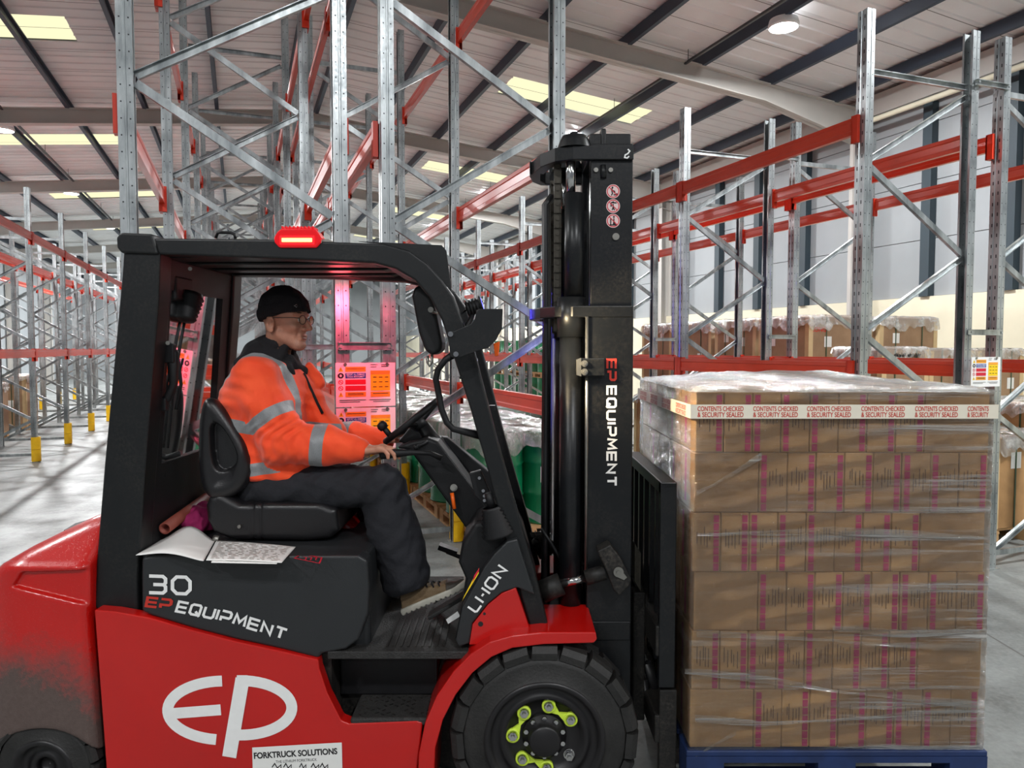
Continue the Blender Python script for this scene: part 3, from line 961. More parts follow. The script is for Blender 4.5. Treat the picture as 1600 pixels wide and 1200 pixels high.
# load notices screwed across the gap between back-to-back rows
def notice(a0, a1, z0, z1, lab, d=RD0 - .088):
    w, h = a1 - a0, z1 - z0
    o = RK(a0, d, z0)
    ux = Vector((CT, ST, 0)); un = Vector((ST, -CT, 0))
    def m(u, v, k=0.002): return o + ux * (u * w) + Vector((0, 0, v * h)) + un * k
    t = empty('rack_load_sign', RK((a0 + a1) / 2, d, z0), lab, 'sign', 'rack load signs')
    mb = MB(); A = [m(0,0,0), m(1,0,0), m(1,1,0), m(0,1,0)]; B = [m(0,0,-.004), m(1,0,-.004), m(1,1,-.004), m(0,1,-.004)]
    va = [mb.bm.verts.new(p) for p in A]; vb = [mb.bm.verts.new(p) for p in B]
    mb.face(va); mb.face(vb[::-1])
    for i in range(4): mb.face([va[i], vb[i], vb[(i+1)%4], va[(i+1)%4]])
    mb.build('panel', MAT['s_white'], t)
    def blk(nm, u0, u1, v0, v1, mat, k=.0012):
        q = MB(); q.poly([m(u0,v0,k), m(u1,v0,k), m(u1,v1,k), m(u0,v1,k)]); q.build(nm, mat, t)
    blk('printed_block', .16, .50, .80, .91, MAT['s_org']); blk('printed_block', .16, .50, .65, .77, MAT['s_blue'])
    blk('printed_block', .16, .50, .51, .62, MAT['s_red']); blk('printed_block', .16, .50, .37, .48, MAT['s_red'])
    blk('printed_block', .16, .50, .23, .34, MAT['s_org'])
    blk('printed_block', .58, .91, .74, .82, MAT['s_org']); blk('printed_block', .58, .91, .36, .735, MAT['s_yel']); blk('printed_block', .58, .91, .22, .34, MAT['s_org'])
    # pictograms and printed rules
    q = MB(); r = MB(); y = MB()
    for i, v in enumerate((.855, .71, .565, .425, .285)):
        c = m(.085, v, .0013)
        if i in (0, 4):
            y.poly([m(.045, v-.05, .0013), m(.125, v-.05, .0013), m(.085, v+.055, .0013)])
            q.poly([m(.08, v-.03, .0016), m(.09, v-.03, .0016), m(.09, v+.025, .0016), m(.08, v+.025, .0016)])
        else:
            (q if i == 1 else r).ribbon([(.085 + .035*math.cos(a), v + .035*w/h*math.sin(a)) for a in [2*PI*j/18 for j in range(18)]], .012 if i > 1 else .03, lambda a, b: m(a, b, .0013), True)
            if i > 1: r.ribbon([(.062, v+.03), (.108, v-.03)], .012, lambda a, b: m(a, b, .0014))
    for v in (.66, .55, .44):
        for u in (.62, .72, .82): q.poly([m(u, v, .0018), m(u+.06, v, .0018), m(u+.06, v+.018, .0018), m(u, v+.018, .0018)])
    for (u0, u1, v) in ((.58, .70, .95), (.58, .68, .90), (.76, .90, .95), (.76, .88, .91), (.06, .50, .15), (.06, .40, .11), (.56, .92, .15), (.62, .90, .11), (.18, .48, .86), (.2, .46, .30), (.2, .46, .27), (.62, .88, .29)):
        q.poly([m(u0, v, .0018), m(u1, v, .0018), m(u1, v+.012, .0018), m(u0, v+.012, .0018)])
    q.build('printed_lines', MAT['ink'], t); r.build('prohibition_symbols', MAT['s_red'], t); y.build('warning_triangles', MAT['s_yel'], t)
    q = MB()
    for u in (.16, .86): q.cyl(m(u, .965, 0), m(u, .965, .006), .009, 10)
    q.build('bolt', MAT['dullsteel'], t)
    font_mesh('lettering', 'REPORT ALL DAMAGE', MAT['s_white'], t, m(.18, .715), ux, (0, 0, 1), .045 * h, .30 * w, .01)
    font_mesh('lettering', 'TO RACK MANAGEMENT', MAT['s_white'], t, m(.18, .665), ux, (0, 0, 1), .040 * h, .30 * w, .01)
notice(.497, .83, 1.475, 1.722, 'upper rack load sign on the end frames beside the driver')
notice(.497, .83, 1.235, 1.468, 'lower rack load sign on the end frames beside the driver')
notice(5.38, 5.70, 1.50, 1.735, 'rack load sign on the end frames above the wrapped load')
# ------------------------------------------------------------------ goods standing round the racks
UX = Vector((CT, ST, 0)); UY = Vector((-ST, CT, 0))
def boxr(mb, a0, a1, d0, d1, z0, z1, mi=0):
    mb.prism_z([RK(a0, d0)[:2], RK(a1, d0)[:2], RK(a1, d1)[:2], RK(a0, d1)[:2]], z0, z1, mi)
def pallet(a0, a1, d0, d1, z0, lab, mat='pallet', grp='wooden pallets'):
    t = empty('wooden_pallet', RK((a0+a1)/2, (d0+d1)/2, z0), lab, 'pallet', grp)
    n = 7; w = (d1 - d0 - .02) / n
    for i in range(n):
        mb = MB(); y = d0 + .01 + i * w; boxr(mb, a0, a1, y + .012, y + w - .012, z0 + .122, z0 + .144); mb.build('deck_board', MAT[mat], t)
    for x in (a0, (a0+a1)/2 - .05, a1 - .10):
        mb = MB(); boxr(mb, x, x + .1, d0, d1, z0 + .10, z0 + .122); mb.build('stringer_board', MAT[mat], t)
        mb = MB(); boxr(mb, x, x + .1, d0, d1, z0, z0 + .02); mb.build('base_board', MAT[mat], t)
        for y in (d0 + .005, (d0+d1)/2 - .07, d1 - .145):
            mb = MB(); boxr(mb, x, x + .1, y, y + .14, z0 + .02, z0 + .10); mb.build('block', MAT[mat], t)
    return t
def cap(name, mat, parent, a0, a1, d0, d1, z, drop, seed, ripple=.012, rag=.06):
    """plastic sheet laid over a stack with its edges hanging down"""
    rnd = random.Random(seed)
    mb = MB()
    nx = 40
    per = []
    r = .05
    def edge(t_):
        t_ = t_ % 4
        k = int(t_); f = t_ - k
        if k == 0: return (a0 + (a1-a0)*f, d0)
        if k == 1: return (a1, d0 + (d1-d0)*f)
        if k == 2: return (a1 - (a1-a0)*f, d1)
        return (a0, d1 - (d1-d0)*f)
    n = nx * 4
    ca, cd = (a0+a1)/2, (d0+d1)/2
    rings = []
    ph = [rnd.uniform(0, 6.3) for _ in range(6)]
    rag_ = [rag * (.6 * math.sin(2*PI*i/n * 7 + ph[0]) + .4 * math.sin(2*PI*i/n * 17 + ph[1]) + .25 * math.sin(2*PI*i/n * 31 + ph[2])) for i in range(n)]
    rip = [.6 * math.sin(2*PI*i/n * 29 + ph[3]) + .5 * math.sin(2*PI*i/n * 44 + ph[4]) for i in range(n)]
    for (q, lvl) in ((.02, 0), (.25, 0), (.5, 0), (.75, 0), (.93, 0), (1.0, 0), (1.012, .3), (1.02, .65), (1.03, 1.0)):
        ring = []
        for i in range(n):
            ea, ed = edge(4 * i / n)
            k = q + (rip[i] * ripple * (0.4 + lvl) if q >= 1 else 0)
            a = ca + (ea - ca) * k; d = cd + (ed - cd) * k
            zz = z + rnd.uniform(0, .022) if lvl == 0 else z - (drop + rag_[i]) * lvl
            if q == 1.0: zz = z - .004
            p = RK(a, d, zz)
            ring.append(mb.bm.verts.new(p))
        rings.append(ring)
    for A, B in zip(rings, rings[1:]):
        for i in range(n): mb.face([A[i], A[(i+1)%n], B[(i+1)%n], B[i]])
    mb.face(rings[0])
    return mb.build(name, MAT[mat], parent, smooth=True)
def crate(a0, a1, d0, d1, z0, z1, lab, capdrop=.16, straps=True, seed=0, mat='kraft3', labels=2, scribble=False, text=None):
    t = empty('export_carton', RK((a0+a1)/2, (d0+d1)/2, z0), lab, 'carton', 'large strapped cartons')
    mb = MB(); boxr(mb, a0, a1, d0, d1, z0, z1); mb.build('carton_body', MAT[mat], t, bevel=.006)
    e = .006
    for (x, y) in ((a0, d0), (a1, d0), (a0, d1)):
        mb = MB(); sx = 1 if x == a0 else -1; sy = 1 if y == d0 else -1
        boxr(mb, min(x - e*sx, x + .07*sx), max(x - e*sx, x + .07*sx), min(y - e*sy, y), max(y - e*sy, y), z0, z1 - .01)
        boxr(mb, min(x - e*sx, x), max(x - e*sx, x), min(y, y + .07*sy), max(y, y + .07*sy), z0, z1 - .01)
        mb.build('edge_board', MAT['edgeboard'], t)
    if straps:
        for k in (.27, .73):
            mb = MB()
            x = a0 + (a1 - a0) * k; y = d0 + (d1 - d0) * k
            boxr(mb, x - .009, x + .009, d0 - .009, d0 - .006, z0, z1); boxr(mb, x - .009, x + .009, d0 - .009, d1 + .006, z1 + .026, z1 + .029)
            boxr(mb, a0 - .009, a0 - .006, y - .009, y + .009, z0, z1); boxr(mb, a0 - .009, a1, y - .009, y + .009, z1 + .026, z1 + .029)
            mb.build('strap', MAT['strap'], t)
    rnd = random.Random(seed)
    for k in range(labels):
        mb = MB(); x = a0 + (a1-a0) * (.2 + .45 * k + rnd.uniform(-.05, .05)); z = z0 + (z1 - z0) * rnd.uniform(.35, .7)
        boxr(mb, x, x + .13, d0 - .005, d0 - .002, z, z + .15)
        y = d0 + (d1-d0) * (.25 + .4 * k); z = z0 + (z1 - z0) * rnd.uniform(.35, .75)
        boxr(mb, a0 - .005, a0 - .002, y, y + .12, z, z + .14)
        mb.build('paper_label', MAT['paper'], t)
    if capdrop: cap('film_cover', 'filmtop', t, a0 - .012, a1 + .012, d0 - .012, d1 + .012, z1 + .012, capdrop, seed + 3)
    if scribble:
        pts = [(k / 40, .5 + .42 * math.sin(k * 2.4) * (0.4 + .6 * abs(math.sin(k * .7)))) for k in range(41)]
        mb = MB(); mb.ribbon(pts, .10, lambda u, v: RK(a0 + .18 + u * .42, d0 - .022, z1 - .13 + v * .09)); mb.build('marker_scribble', MAT['ink'], t)
    if text:
        font_mesh('lettering', text, MAT['redink'], t, RK(a0 + .05, d0 - .004, z1 - .22), UX, (0, 0, 1), .07, None, .02)
        font_mesh('lettering', text, MAT['redink'], t, RK(a0 - .009, d0 + .45, z1 - .20), -UY, (0, 0, 1), .07, None, .02)
    return t
# right of the racks, near the wall
stk = [(7.55, 8.70, 8.32, 9.38, 'first along the rack, below the wall studs', 'LONG'), (7.55, 8.70, 9.46, 10.5, 'second along the rack', None),
       (7.55, 8.70, 10.62, 11.7, 'third along the rack', None), (7.55, 8.70, 11.85, 12.9, 'fourth along the rack', None), (8.86, 10.0, 8.32, 9.38, 'nearest the cream wall', None)]
for i, (a0, a1, d0, d1, w, tx) in enumerate(stk):
    pallet(a0, a1, d0, d1, 0, 'pallet under the tall strapped cartons, %s' % w)
    crate(a0, a1, d0, d1, .146, 1.20, 'lower strapped carton in the tall pair %s' % w, 0, True, i)
    crate(a0, a1, d0, d1, 1.202, 2.26, 'upper film-topped strapped carton in the tall pair %s' % w, .17, True, 20 + i, text=tx)
for i, (a0, a1, d0, d1, z1, w, sc_, mt) in enumerate([
        (7.45, 8.22, 6.95, 7.75, 1.80, 'white-topped carton with black marker scrawl behind the rack sign', True, 'kraft3'),
        (8.36, 9.15, 7.05, 7.85, 1.78, 'plain labelled carton stack right of the scrawled carton', False, 'kraft3'),
        (9.22, 10.1, 7.05, 7.85, 1.78, 'plain labelled carton stack against the cream wall', False, 'kraft3'),
        (6.42, 7.45, 4.72, 5.62, .98, 'film-capped carton low beside the right edge of the load', False, 'kraft'),
        (7.75, 8.85, 5.15, 6.15, 1.22, 'film-capped carton behind the low one at the right edge', False, 'kraft'),
        (5.95, 6.70, 7.0, 8.0, 1.05, 'carton under the lower beam in the second right-hand rack', False, 'kraft'),
        (5.95, 6.70, 9.4, 10.4, 1.05, 'carton under the lower beam in the third right-hand bay', False, 'kraft')]):
    pallet(a0, a1, d0, d1, 0, 'pallet under the %s' % ' '.join(w.split()[:9]))
    crate(a0, a1, d0, d1, .146, z1, w, .13, True, 50 + i, mt, 3, sc_)
# left, beyond the racks of the left aisle
LG = [(-6.75, 15.2, 1.6), (-6.75, 17.6, 1.9), (-6.75, 19.9, 1.5), (-6.75, 22.4, 1.8), (-8.1, 13.0, 1.5), (-8.1, 25.0, 1.7), (-4.93, 19.4, 1.2), (-4.93, 17.07, 1.1)]
for i, (a, d, h) in enumerate(LG):
    w = ORD[i]
    side = 'in the second left rack' if a > -5 else 'beyond the left racks'
    pallet(a - .5, a + .5, d - .5, d + .5, 0, 'pallet under the %s brown carton %s' % (w, side))
    crate(a - .5, a + .5, d - .5, d + .5, .146, h, '%s brown film-capped carton %s' % (w, side), .14, True, 80 + i, 'kraft3')

# ---- green drums
def make_drum():
    t = empty('steel_drum', (0, 0, 0), 'x', 'drum', 'green steel drums')
    R, H = .286, .875
    pr = [(0, .015), (R - .02, .015), (R - .004, 0), (R + .006, .004), (R, .02), (R, .27), (R + .010, .285), (R, .30), (R, .57), (R + .010, .585), (R, .60), (R, .855), (R + .007, .868), (R, H), (R - .012, H - .004), (R - .018, H - .022)]
    mb = MB(); mb.lathe(pr, (0, 0, 0), (0, 0, 1), 40); mb.build('drum_body', MAT['drum'], t, local=True)
    mb = MB(); mb.lathe([(R - .018, H - .022), (R - .03, H - .024), (0, H - .018)], (0, 0, 0), (0, 0, 1), 40)
    mb.cyl((.18, 0, H - .024), (.18, 0, H - .004), .035, 14); mb.cyl((-.2, 0, H - .024), (-.2, 0, H - .006), .02, 12)
    mb.build('drum_lid', MAT['drum2'], t, local=True)
    mb = MB(); n = 10
    prev = None
    for k in range(n + 1):
        an = math.radians(-128 + 50 * k / n)
        p = ((R + .0025) * math.cos(an), (R + .0025) * math.sin(an))
        cur = (mb.bm.verts.new((p[0], p[1], .40)), mb.bm.verts.new((p[0], p[1], .55)))
        if prev: mb.face([prev[0], cur[0], cur[1], prev[1]])
        prev = cur
    lb = mb.build('drum_label', MAT['paper'], t, local=True)
    mb = MB()
    for (z, a0, a1, hh) in ((.528, -124, -108, .010), (.508, -124, -96, .007), (.488, -124, -100, .005), (.474, -124, -90, .005), (.455, -110, -86, .005), (.440, -124, -92, .004), (.425, -124, -104, .004)):
        k0 = math.radians(a0); k1 = math.radians(a1); prev = None
        for j in range(6):
            an = k0 + (k1 - k0) * j / 5
            cur = (mb.bm.verts.new(((R + .0035) * math.cos(an), (R + .0035) * math.sin(an), z)), mb.bm.verts.new(((R + .0035) * math.cos(an), (R + .0035) * math.sin(an), z + hh)))
            if prev: mb.face([prev[0], cur[0], cur[1], prev[1]])
            prev = cur
    mb.build('printed_lines', MAT['print'], lb, local=True)
    return t
drum_src = {}
PN = ['front left', 'front right', 'back left', 'back right']
def drum_pallet(a, d, z, who, film=True, seed=0):
    pallet(a - .58, a + .58, d - .58, d + .58, z, 'drum pallet, %s' % who, grp='pallets under the drums')
    i = 0
    for dd in (-.292, .292):
        for da in (-.29, .29):
            t = first_or_copy(drum_src, 0, make_drum)
            t.location = RK(a + da, d + dd, z + .146); t.rotation_euler = (0, 0, TH + .1 * ((i * 7 + seed) % 3 - 1))
            t['label'] = '%s green drum, pallet %s' % (PN[i], who); i += 1
    if film:
        c = cap('film_cover', 'filmdrum', None, a - .58, a + .58, d - .58, d + .58, z + 1.03, .17, seed, .016, .06)
        tag(c, 'crumpled clear cover over drums, pallet %s' % who, 'plastic cover', 'plastic covers on the drums')
for i in range(6):
    drum_pallet(2.52, 6.86 + 1.24 * i, 0, '%s in the line behind the front pillar' % ORD[i], True, i)
for i in range(3):
    drum_pallet(3.70, 9.6 + 1.2 * i, 0, '%s in the line behind the mast' % ORD[i], True, i + 10)
for i in range(3):
    w = '%s stack near the right wall' % ORD[i]
    drum_pallet(8.1, 18.6 + 1.5 * i, 0, 'lower, ' + w, False, i + 20)
    drum_pallet(8.1, 18.6 + 1.5 * i, 1.024, 'upper, ' + w, False, i + 25)
# ------------------------------------------------------------------ the wrapped load on its blue pallet
LX0, LX1, LY0, LY1 = .672, 1.757, 2.70, 3.79
LZ0, LH = .300, .2233
NB, WB = .1056, .240
LAY = ['bottom', 'second from bottom', 'third from bottom', 'third from top', 'second from top', 'top']
def carton_box(x0, x1, y0, y1, z0, z1, lab, mat, stripe=None, prints=True, seed=0, left=False):
    g = .0012
    mb = MB(); mb.bb(x0 + g, x1 - g, y0 + g, y1 - g, z0 + .0006, z1 - .0006)
    t = mb.build('carton', MAT[mat], None, bevel=.003, seg=1)
    tag(t, lab, 'carton', 'small cartons in the wrapped load')
    if stripe is not None:
        mb = MB(); sx = x0 + .008 if stripe == 0 else x1 - .008 - .020
        for k in range(7):
            za = z0 + .006 + (z1 - z0 - .012) * k / 7
            mb.poly([(sx, y0 - .0004, za), (sx + .020, y0 - .0004, za), (sx + .020, y0 - .0004, za + .027), (sx, y0 - .0004, za + .027)])
        mb.build('printed_stripe', MAT['pink'], t)
        rnd = random.Random(seed)
        mb = MB()
        u0, u1 = (x0 + .034, x1 - .012) if stripe == 0 else (x0 + .012, x1 - .034)
        for k in range(5):
            xx = u0 + (u1 - u0) * (k + rnd.uniform(.1, .6)) / 5
            zc = z0 + (z1 - z0) * (.52 + rnd.uniform(-.02, .12)); L = rnd.uniform(.03, .075)
            mb.poly([(xx, y0 - .0004, zc - L/2), (xx + .003, y0 - .0004, zc - L/2), (xx + .003, y0 - .0004, zc + L/2), (xx, y0 - .0004, zc + L/2)])
        mb.build('printed_text', MAT['print'], t)
    if left:
        mb = MB()
        ya = y0 + (y1 - y0) * .55
        mb.poly([(x0 - .0004, ya, z0 + .02), (x0 - .0004, ya + .03, z0 + .02), (x0 - .0004, ya + .03, z1 - .02), (x0 - .0004, ya, z1 - .02)])
        mb.build('printed_stripe', MAT['pink'], t)
    return t
ri = random.Random(5)
for L in range(6):
    z0 = LZ0 + L * LH; z1 = z0 + LH
    A = (L in (5, 3, 1))
    xs = []
    x = LX0
    widths = [NB] * 8 + [WB] if A else [WB] + [NB] * 8
    dx = {0: -.004, 1: .0, 2: .006, 3: -.002, 4: .002, 5: .004}[L]
    for i, w in enumerate(widths):
        wide = w > .2
        s = None if wide else ((1 if i < 2 or i in (5, 6, 7) else 0) if A else (0 if i in (1, 6) else (1 if i in (2, 3, 4, 5, 8) else 0)))
        carton_box(x + dx, x + w + dx, LY0 + ri.uniform(0, .004), LY0 + (.243 if not wide else .216), z0, z1,
                   ('wide plain' if wide else 'narrow striped') + ' carton, %s layer, %s from left on load front' % (LAY[L], ORD[i]),
                   ri.choice(['kraft', 'kraft', 'kraft2']), s, True, L * 20 + i, left=(i == 0))
        x += w
    y = LY0 + (.243 if A else .216); k = 0
    st = .243 if A else .218
    while y + .1 < LY1 + .01:
        y1 = min(y + st, LY1)
        carton_box(LX0 + dx, LX0 + (NB if A else WB) + dx, y + .002, y1, z0, z1,
                   'carton on the fork side of the load, %s layer, %s behind the front' % (LAY[L], ORD[k]), 'kraft', None, False, 0, left=(k % 2 == 0))
        y = y1; k += 1
# the rest of the top layer, seen through the milky sheet (they stand on the hidden middle of the load)
for r in range(4):
    for c in range(4):
        x0 = LX0 + .11 + c * .243; y0 = LY0 + .245 + r * .211
        carton_box(x0, min(x0 + .242, LX1), y0, y0 + .21, LZ0 + 5 * LH, LZ0 + 6 * LH, 'carton under the top sheet, %s row back, %s from the forks' % (ORD[r], ORD[c]), 'kraft2')

# pallet on the forks
def blue_pallet():
    t = empty('pallet', (1.21, 3.24, .155), 'blue wooden pallet under the wrapped load, raised on the forks', 'pallet')
    n = 7; w = (LY1 - LY0) / n
    for i in range(n):
        mb = MB(); mb.bb(LX0 - .02, LX1 + .02, LY0 - .02 + i * w * 1.03, LY0 - .02 + i * w * 1.03 + w * .86, .278, .2985); mb.build('deck_board', MAT['pallet_blue'], t, bevel=.003, seg=1)
    for yy in (LY0 - .02, (LY0+LY1)/2 - .06, LY1 - .10):
        mb = MB(); mb.bb(LX0 - .02, LX1 + .02, yy, yy + .12, .254, .278); mb.build('stringer_board', MAT['pallet_blue'], t)
        mb = MB(); mb.bb(LX0 - .02, LX1 + .02, yy, yy + .12, .150, .172); mb.build('base_board', MAT['pallet_blue'], t)
        for xx in (LX0 - .02, (LX0+LX1)/2 - .07, LX1 - .12):
            mb = MB(); mb.bb(xx, xx + .14, yy, yy + .12, .172, .254); mb.build('block', MAT['pallet_blue'], t)
blue_pallet()

# stretch film round the load: wrinkled walls, a bulging sheet on top, the security tape on it
def wrap():
    t = empty('stretch_wrap', (1.21, 3.24, .30), 'clear stretch film wound round the carton load', 'stretch film')
    rnd = random.Random(9)
    zt = LZ0 + 6 * LH + .012
    z0 = LZ0 - .055
    mb = MB()
    per = []
    g = .010; rc = .02
    x0, x1, y0, y1 = LX0 - g, LX1 + g, LY0 - g, LY1 + g
    segs = [((x0, y0), (x1, y0), 60), ((x1, y0), (x1, y1), 30), ((x1, y1), (x0, y1), 30), ((x0, y1), (x0, y0), 40)]
    for (p, q, n) in segs:
        for i in range(n):
            f = i / n
            per.append((p[0] + (q[0]-p[0]) * f, p[1] + (q[1]-p[1]) * f, f, p, q))
    nz = 90
    rows = []
    cx, cy = (x0+x1)/2, (y0+y1)/2
    for j in range(nz + 1):
        z = z0 + (zt - z0) * j / nz
        row = []
        lay = ((z - LZ0) / LH) % 1.0
        pinch = -.004 * math.exp(-((min(lay, 1 - lay)) / .06) ** 2)
        for i, (x, y, f, p, q) in enumerate(per):
            mid = math.sin(PI * f)
            amp = .0035 * mid
            zz = z + .05 * math.sin(f * 3.1) * 0
            w = amp * (math.sin(z * 190 + 9 * f + 4 * math.sin(z * 40 + f * 6)) * .6 + math.sin(z * 70 - 17 * f))
            k = pinch * mid + w + (0.0025 * rnd.uniform(-1, 1))
            nx, ny = (0, -1) if p[1] == q[1] == y0 else ((1, 0) if p[0] == q[0] == x1 else ((0, 1) if p[1] == q[1] else (-1, 0)))
            row.append(mb.bm.verts.new((x + nx * k, y + ny * k, zz)))
        rows.append(row)
    n = len(per)
    for A, B in zip(rows, rows[1:]):
        for i in range(n): mb.face([A[i], A[(i+1)%n], B[(i+1)%n], B[i]])
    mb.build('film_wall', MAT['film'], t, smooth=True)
    # top sheet
    mb = MB(); nx, ny = 44, 40; gr = []
    for i in range(nx + 1):
        col = []
        for j in range(ny + 1):
            u, v = i / nx, j / ny
            b = min(u, 1 - u, v, 1 - v)
            e = min(1, b / .22)
            h = .004 + .030 * e * (1 + .5 * math.sin(u * 5 + 1.5) * math.sin(v * 4 + .5)) + .006 * math.sin(u * 31 + 5 * math.sin(v * 9)) * e + rnd.uniform(-.002, .002)
            col.append(mb.bm.verts.new((x0 - .003 + (x1 - x0 + .006) * u, y0 - .003 + (y1 - y0 + .006) * v, zt + h - (.014 if b == 0 else 0))))
        gr.append(col)
    for i in range(nx):
        for j in range(ny): mb.face([gr[i][j], gr[i+1][j], gr[i+1][j+1], gr[i][j+1]])
    mb.build('top_sheet', MAT['filmtop'], t, smooth=True)
    # ropes of gathered film slanting over the front and side
    for k, pts in enumerate([[(1070, 1048), (1200, 1062), (1300, 1080), (1400, 1088), (1530, 1102)], [(1086, 1122), (1190, 1131), (1320, 1124), (1528, 1106)],
                             [(1088, 935 + 55), (1250, 997), (1400, 1008), (1530, 1011)], [(1088, 770), (1120, 755), (1190, 712)], [(1085, 1182), (1150, 1145)],
                             [(1090, 836), (1300, 829), (1460, 836), (1537, 840)], [(1300, 982), (1420, 990), (1530, 985)]]):
        q = MB(); path = []
        P = [W(x, y, LY0 - .016) for x, y in pts]
        for a, b in zip(P, P[1:]):
            for s in range(6): path.append(a.lerp(b, s / 6) + Vector((0, rnd.uniform(-.002, .001), rnd.uniform(-.002, .002))))
        path.append(P[-1])
        prev = None
        for i, p in enumerate(path):
            hw = .010 * (1 + .5 * math.sin(i * .35 + k))
            ring = [q.bm.verts.new(p + Vector((0, rnd.uniform(-.002, .001) - .002 * math.sin(PI * m / 6), hw * (m / 3 - 1)))) for m in range(7)]
            if prev: [q.face([prev[m], ring[m], ring[m+1], prev[m+1]]) for m in range(6)]
            prev = ring
        q.build('film_fold', MAT['filmfold'], t, smooth=True)
    # tape
    zl, zh = W(1200, 654, LY0 - .015).z, W(1200, 632, LY0 - .015).z
    tp = MB()
    loop = [(x0 - .010, y0 - .010), (x1 + .010, y0 - .010), (x1 + .010, y1 + .010), (x0 - .010, y1 + .010)]
    for a, b in zip(loop, loop[1:] + loop[:1]):
        tp.poly([(a[0], a[1], zl), (b[0], b[1], zl), (b[0], b[1], zh), (a[0], a[1], zh)])
    tpo = tp.build('security_tape', MAT['tape'], t)
    yy = y0 - .0112
    for xa, ful in ((1090, 72), (1177, 70), (1261, 69), (1346, 68), (1430, 67), (1512, 66)):
        X = W(xa, 640, yy).x
        wid = ful / FPX * yy
        for row, txt in ((0, 'CONTENTS CHECKED'), (1, '& SECURITY SEALED')):
            zz = W(xa, 642.5 + row * 9.3, yy).z
            if xa == 1512:
                txt = ('CONTENTS', '& SECURITY')[row]; wd = .5 * wid
            else: wd = wid
            font_mesh('lettering', txt, MAT['redink'], tpo, (X, yy, zz), (1, 0, 0), (0, 0, 1), .0180, wd, .012)
    for k in range(4):
        y = LY1 - .06 - k * .27
        for row, txt in ((0, 'CONTENTS CHECKED'), (1, '& SECURITY SEALED')):
            font_mesh('lettering', txt, MAT['redink'], tpo, (x0 - .0112, y, W(1200, 642.5 + row * 9.3, LY0).z), (0, -1, 0), (0, 0, 1), .0180, .17, .012)
wrap()
# ------------------------------------------------------------------ the forklift
YN, YF = 2.70, 3.66               # near and far flank of the body
YC = (YN + YF) / 2
truck = empty('forklift_truck', (-.35, YC, 0), 'red and black counterbalance forklift carrying the wrapped load', 'forklift')
def far(y): return 2 * YC - y     # mirror across the truck's centre line
T = lambda mb, name, m, par=None, **k: mb.build(name, MAT[m] if isinstance(m, str) else m, par or truck, **k)

# --- counterweight (red, rounded, dirty round the wheel)
def cw_profile():
    px = [(160, 808), (120, 818), (82, 836), (40, 858), (5, 880), (-18, 905), (-32, 960), (-42, 1060), (-42, 1190), (-30, 1262), (175, 1262), (164, 1150), (150, 960), (150, 880)]
    return [XZ(x, y, 2.76) for x, y in px]
CWP = cw_profile()
def cw_fn(p):
    x, y, z = p[:, 0], p[:, 1], p[:, 2]
    prof = poly2(x, z, CWP) + .045
    wy = np.abs(y - YC) - (YF - YN) / 2 + .045
    # plan rounding towards the rear, shoulders drawn in above the crease
    xr = W(40, 900, 2.72).x
    wy = wy + np.clip((xr - x) / .25, 0, 2) ** 2 * .10
    zc = W(90, 888, 2.72).z
    wy = wy + np.clip((z - zc) / .10, 0, 3) * .095 * np.clip((z - zc) / .02, 0, 1)
    q = np.stack([np.maximum(prof, 0), np.maximum(wy, 0)])
    d = np.sqrt((q ** 2).sum(0)) + np.minimum(np.maximum(prof, wy), 0) - .045
    # recessed panel between the two creases on each flank
    z1 = W(90, 950, 2.72).z
    rp = poly2(x, z, [XZ(38, 892, 2.72), XZ(143, 890, 2.72), XZ(146, 944, 2.72), XZ(24, 914, 2.72)])
    flank = (YF - YN) / 2 - np.abs(y - YC)      # depth below the flank
    rec = np.maximum(rp, flank - .022)
    d = smax(d, -rec, .012)
    # rear wheel arch
    c = XZ(67, 1246, 2.70)
    arch = np.sqrt((x - c[0]) ** 2 + (z - c[1]) ** 2) - .262
    d = smax(d, -np.maximum(arch, flank - .30), .012)
    return d
x0 = W(-60, 900, 2.7).x; x1 = W(190, 900, 2.7).x
mesh_sdf('counterweight', cw_fn, (x0, 2.62, .12), (x1, 3.74, 1.22), .008, MAT['reddirt'], truck)
# black vent on the counterweight's top
mb = MB()
zv = W(125, 826, 2.95).z
vp = [W(100, 833, 2.86), W(118, 822, 2.93), W(150, 813, 2.98), W(150, 818, 2.93), W(128, 830, 2.87)]
va = [mb.bm.verts.new(v + Vector((0, 0, .012))) for v in vp]; vb = [mb.bm.verts.new(v + Vector((0, 0, -.03))) for v in vp]
mb.face(va); [mb.face([va[i], vb[i], vb[(i+1) % 5], va[(i+1) % 5]]) for i in range(5)]
T(mb, 'vent_grille', 'plastic')

# --- flank panels
FL = [(147, 953), (180, 956), (235, 966), (300, 985), (370, 1003), (440, 1018), (497, 1031), (499, 1046), (512, 1085), (533, 1126), (545, 1131), (652, 1127), (660, 1130), (657, 1160), (652, 1200), (650, 1262), (170, 1262), (162, 1150)]
mb = MB(); mb.prism_px(FL, YN, YN + .06); side = T(mb, 'side_panel', 'red', bevel=.006, seg=3)
mb = MB(); mb.prism([XZ(x, y, YN) for x, y in FL], YF - .06, YF); T(mb, 'side_panel', 'red', bevel=.006)
mb = MB(); mb.bb(W(150, 0, YN).x, W(498, 0, YN).x, YN + .07, YF - .07, .17, .66); mb.bb(W(498, 0, YN).x, W(640, 0, YN).x, YN + .23, YF - .23, .17, .655); T(mb, 'chassis', 'blackd')

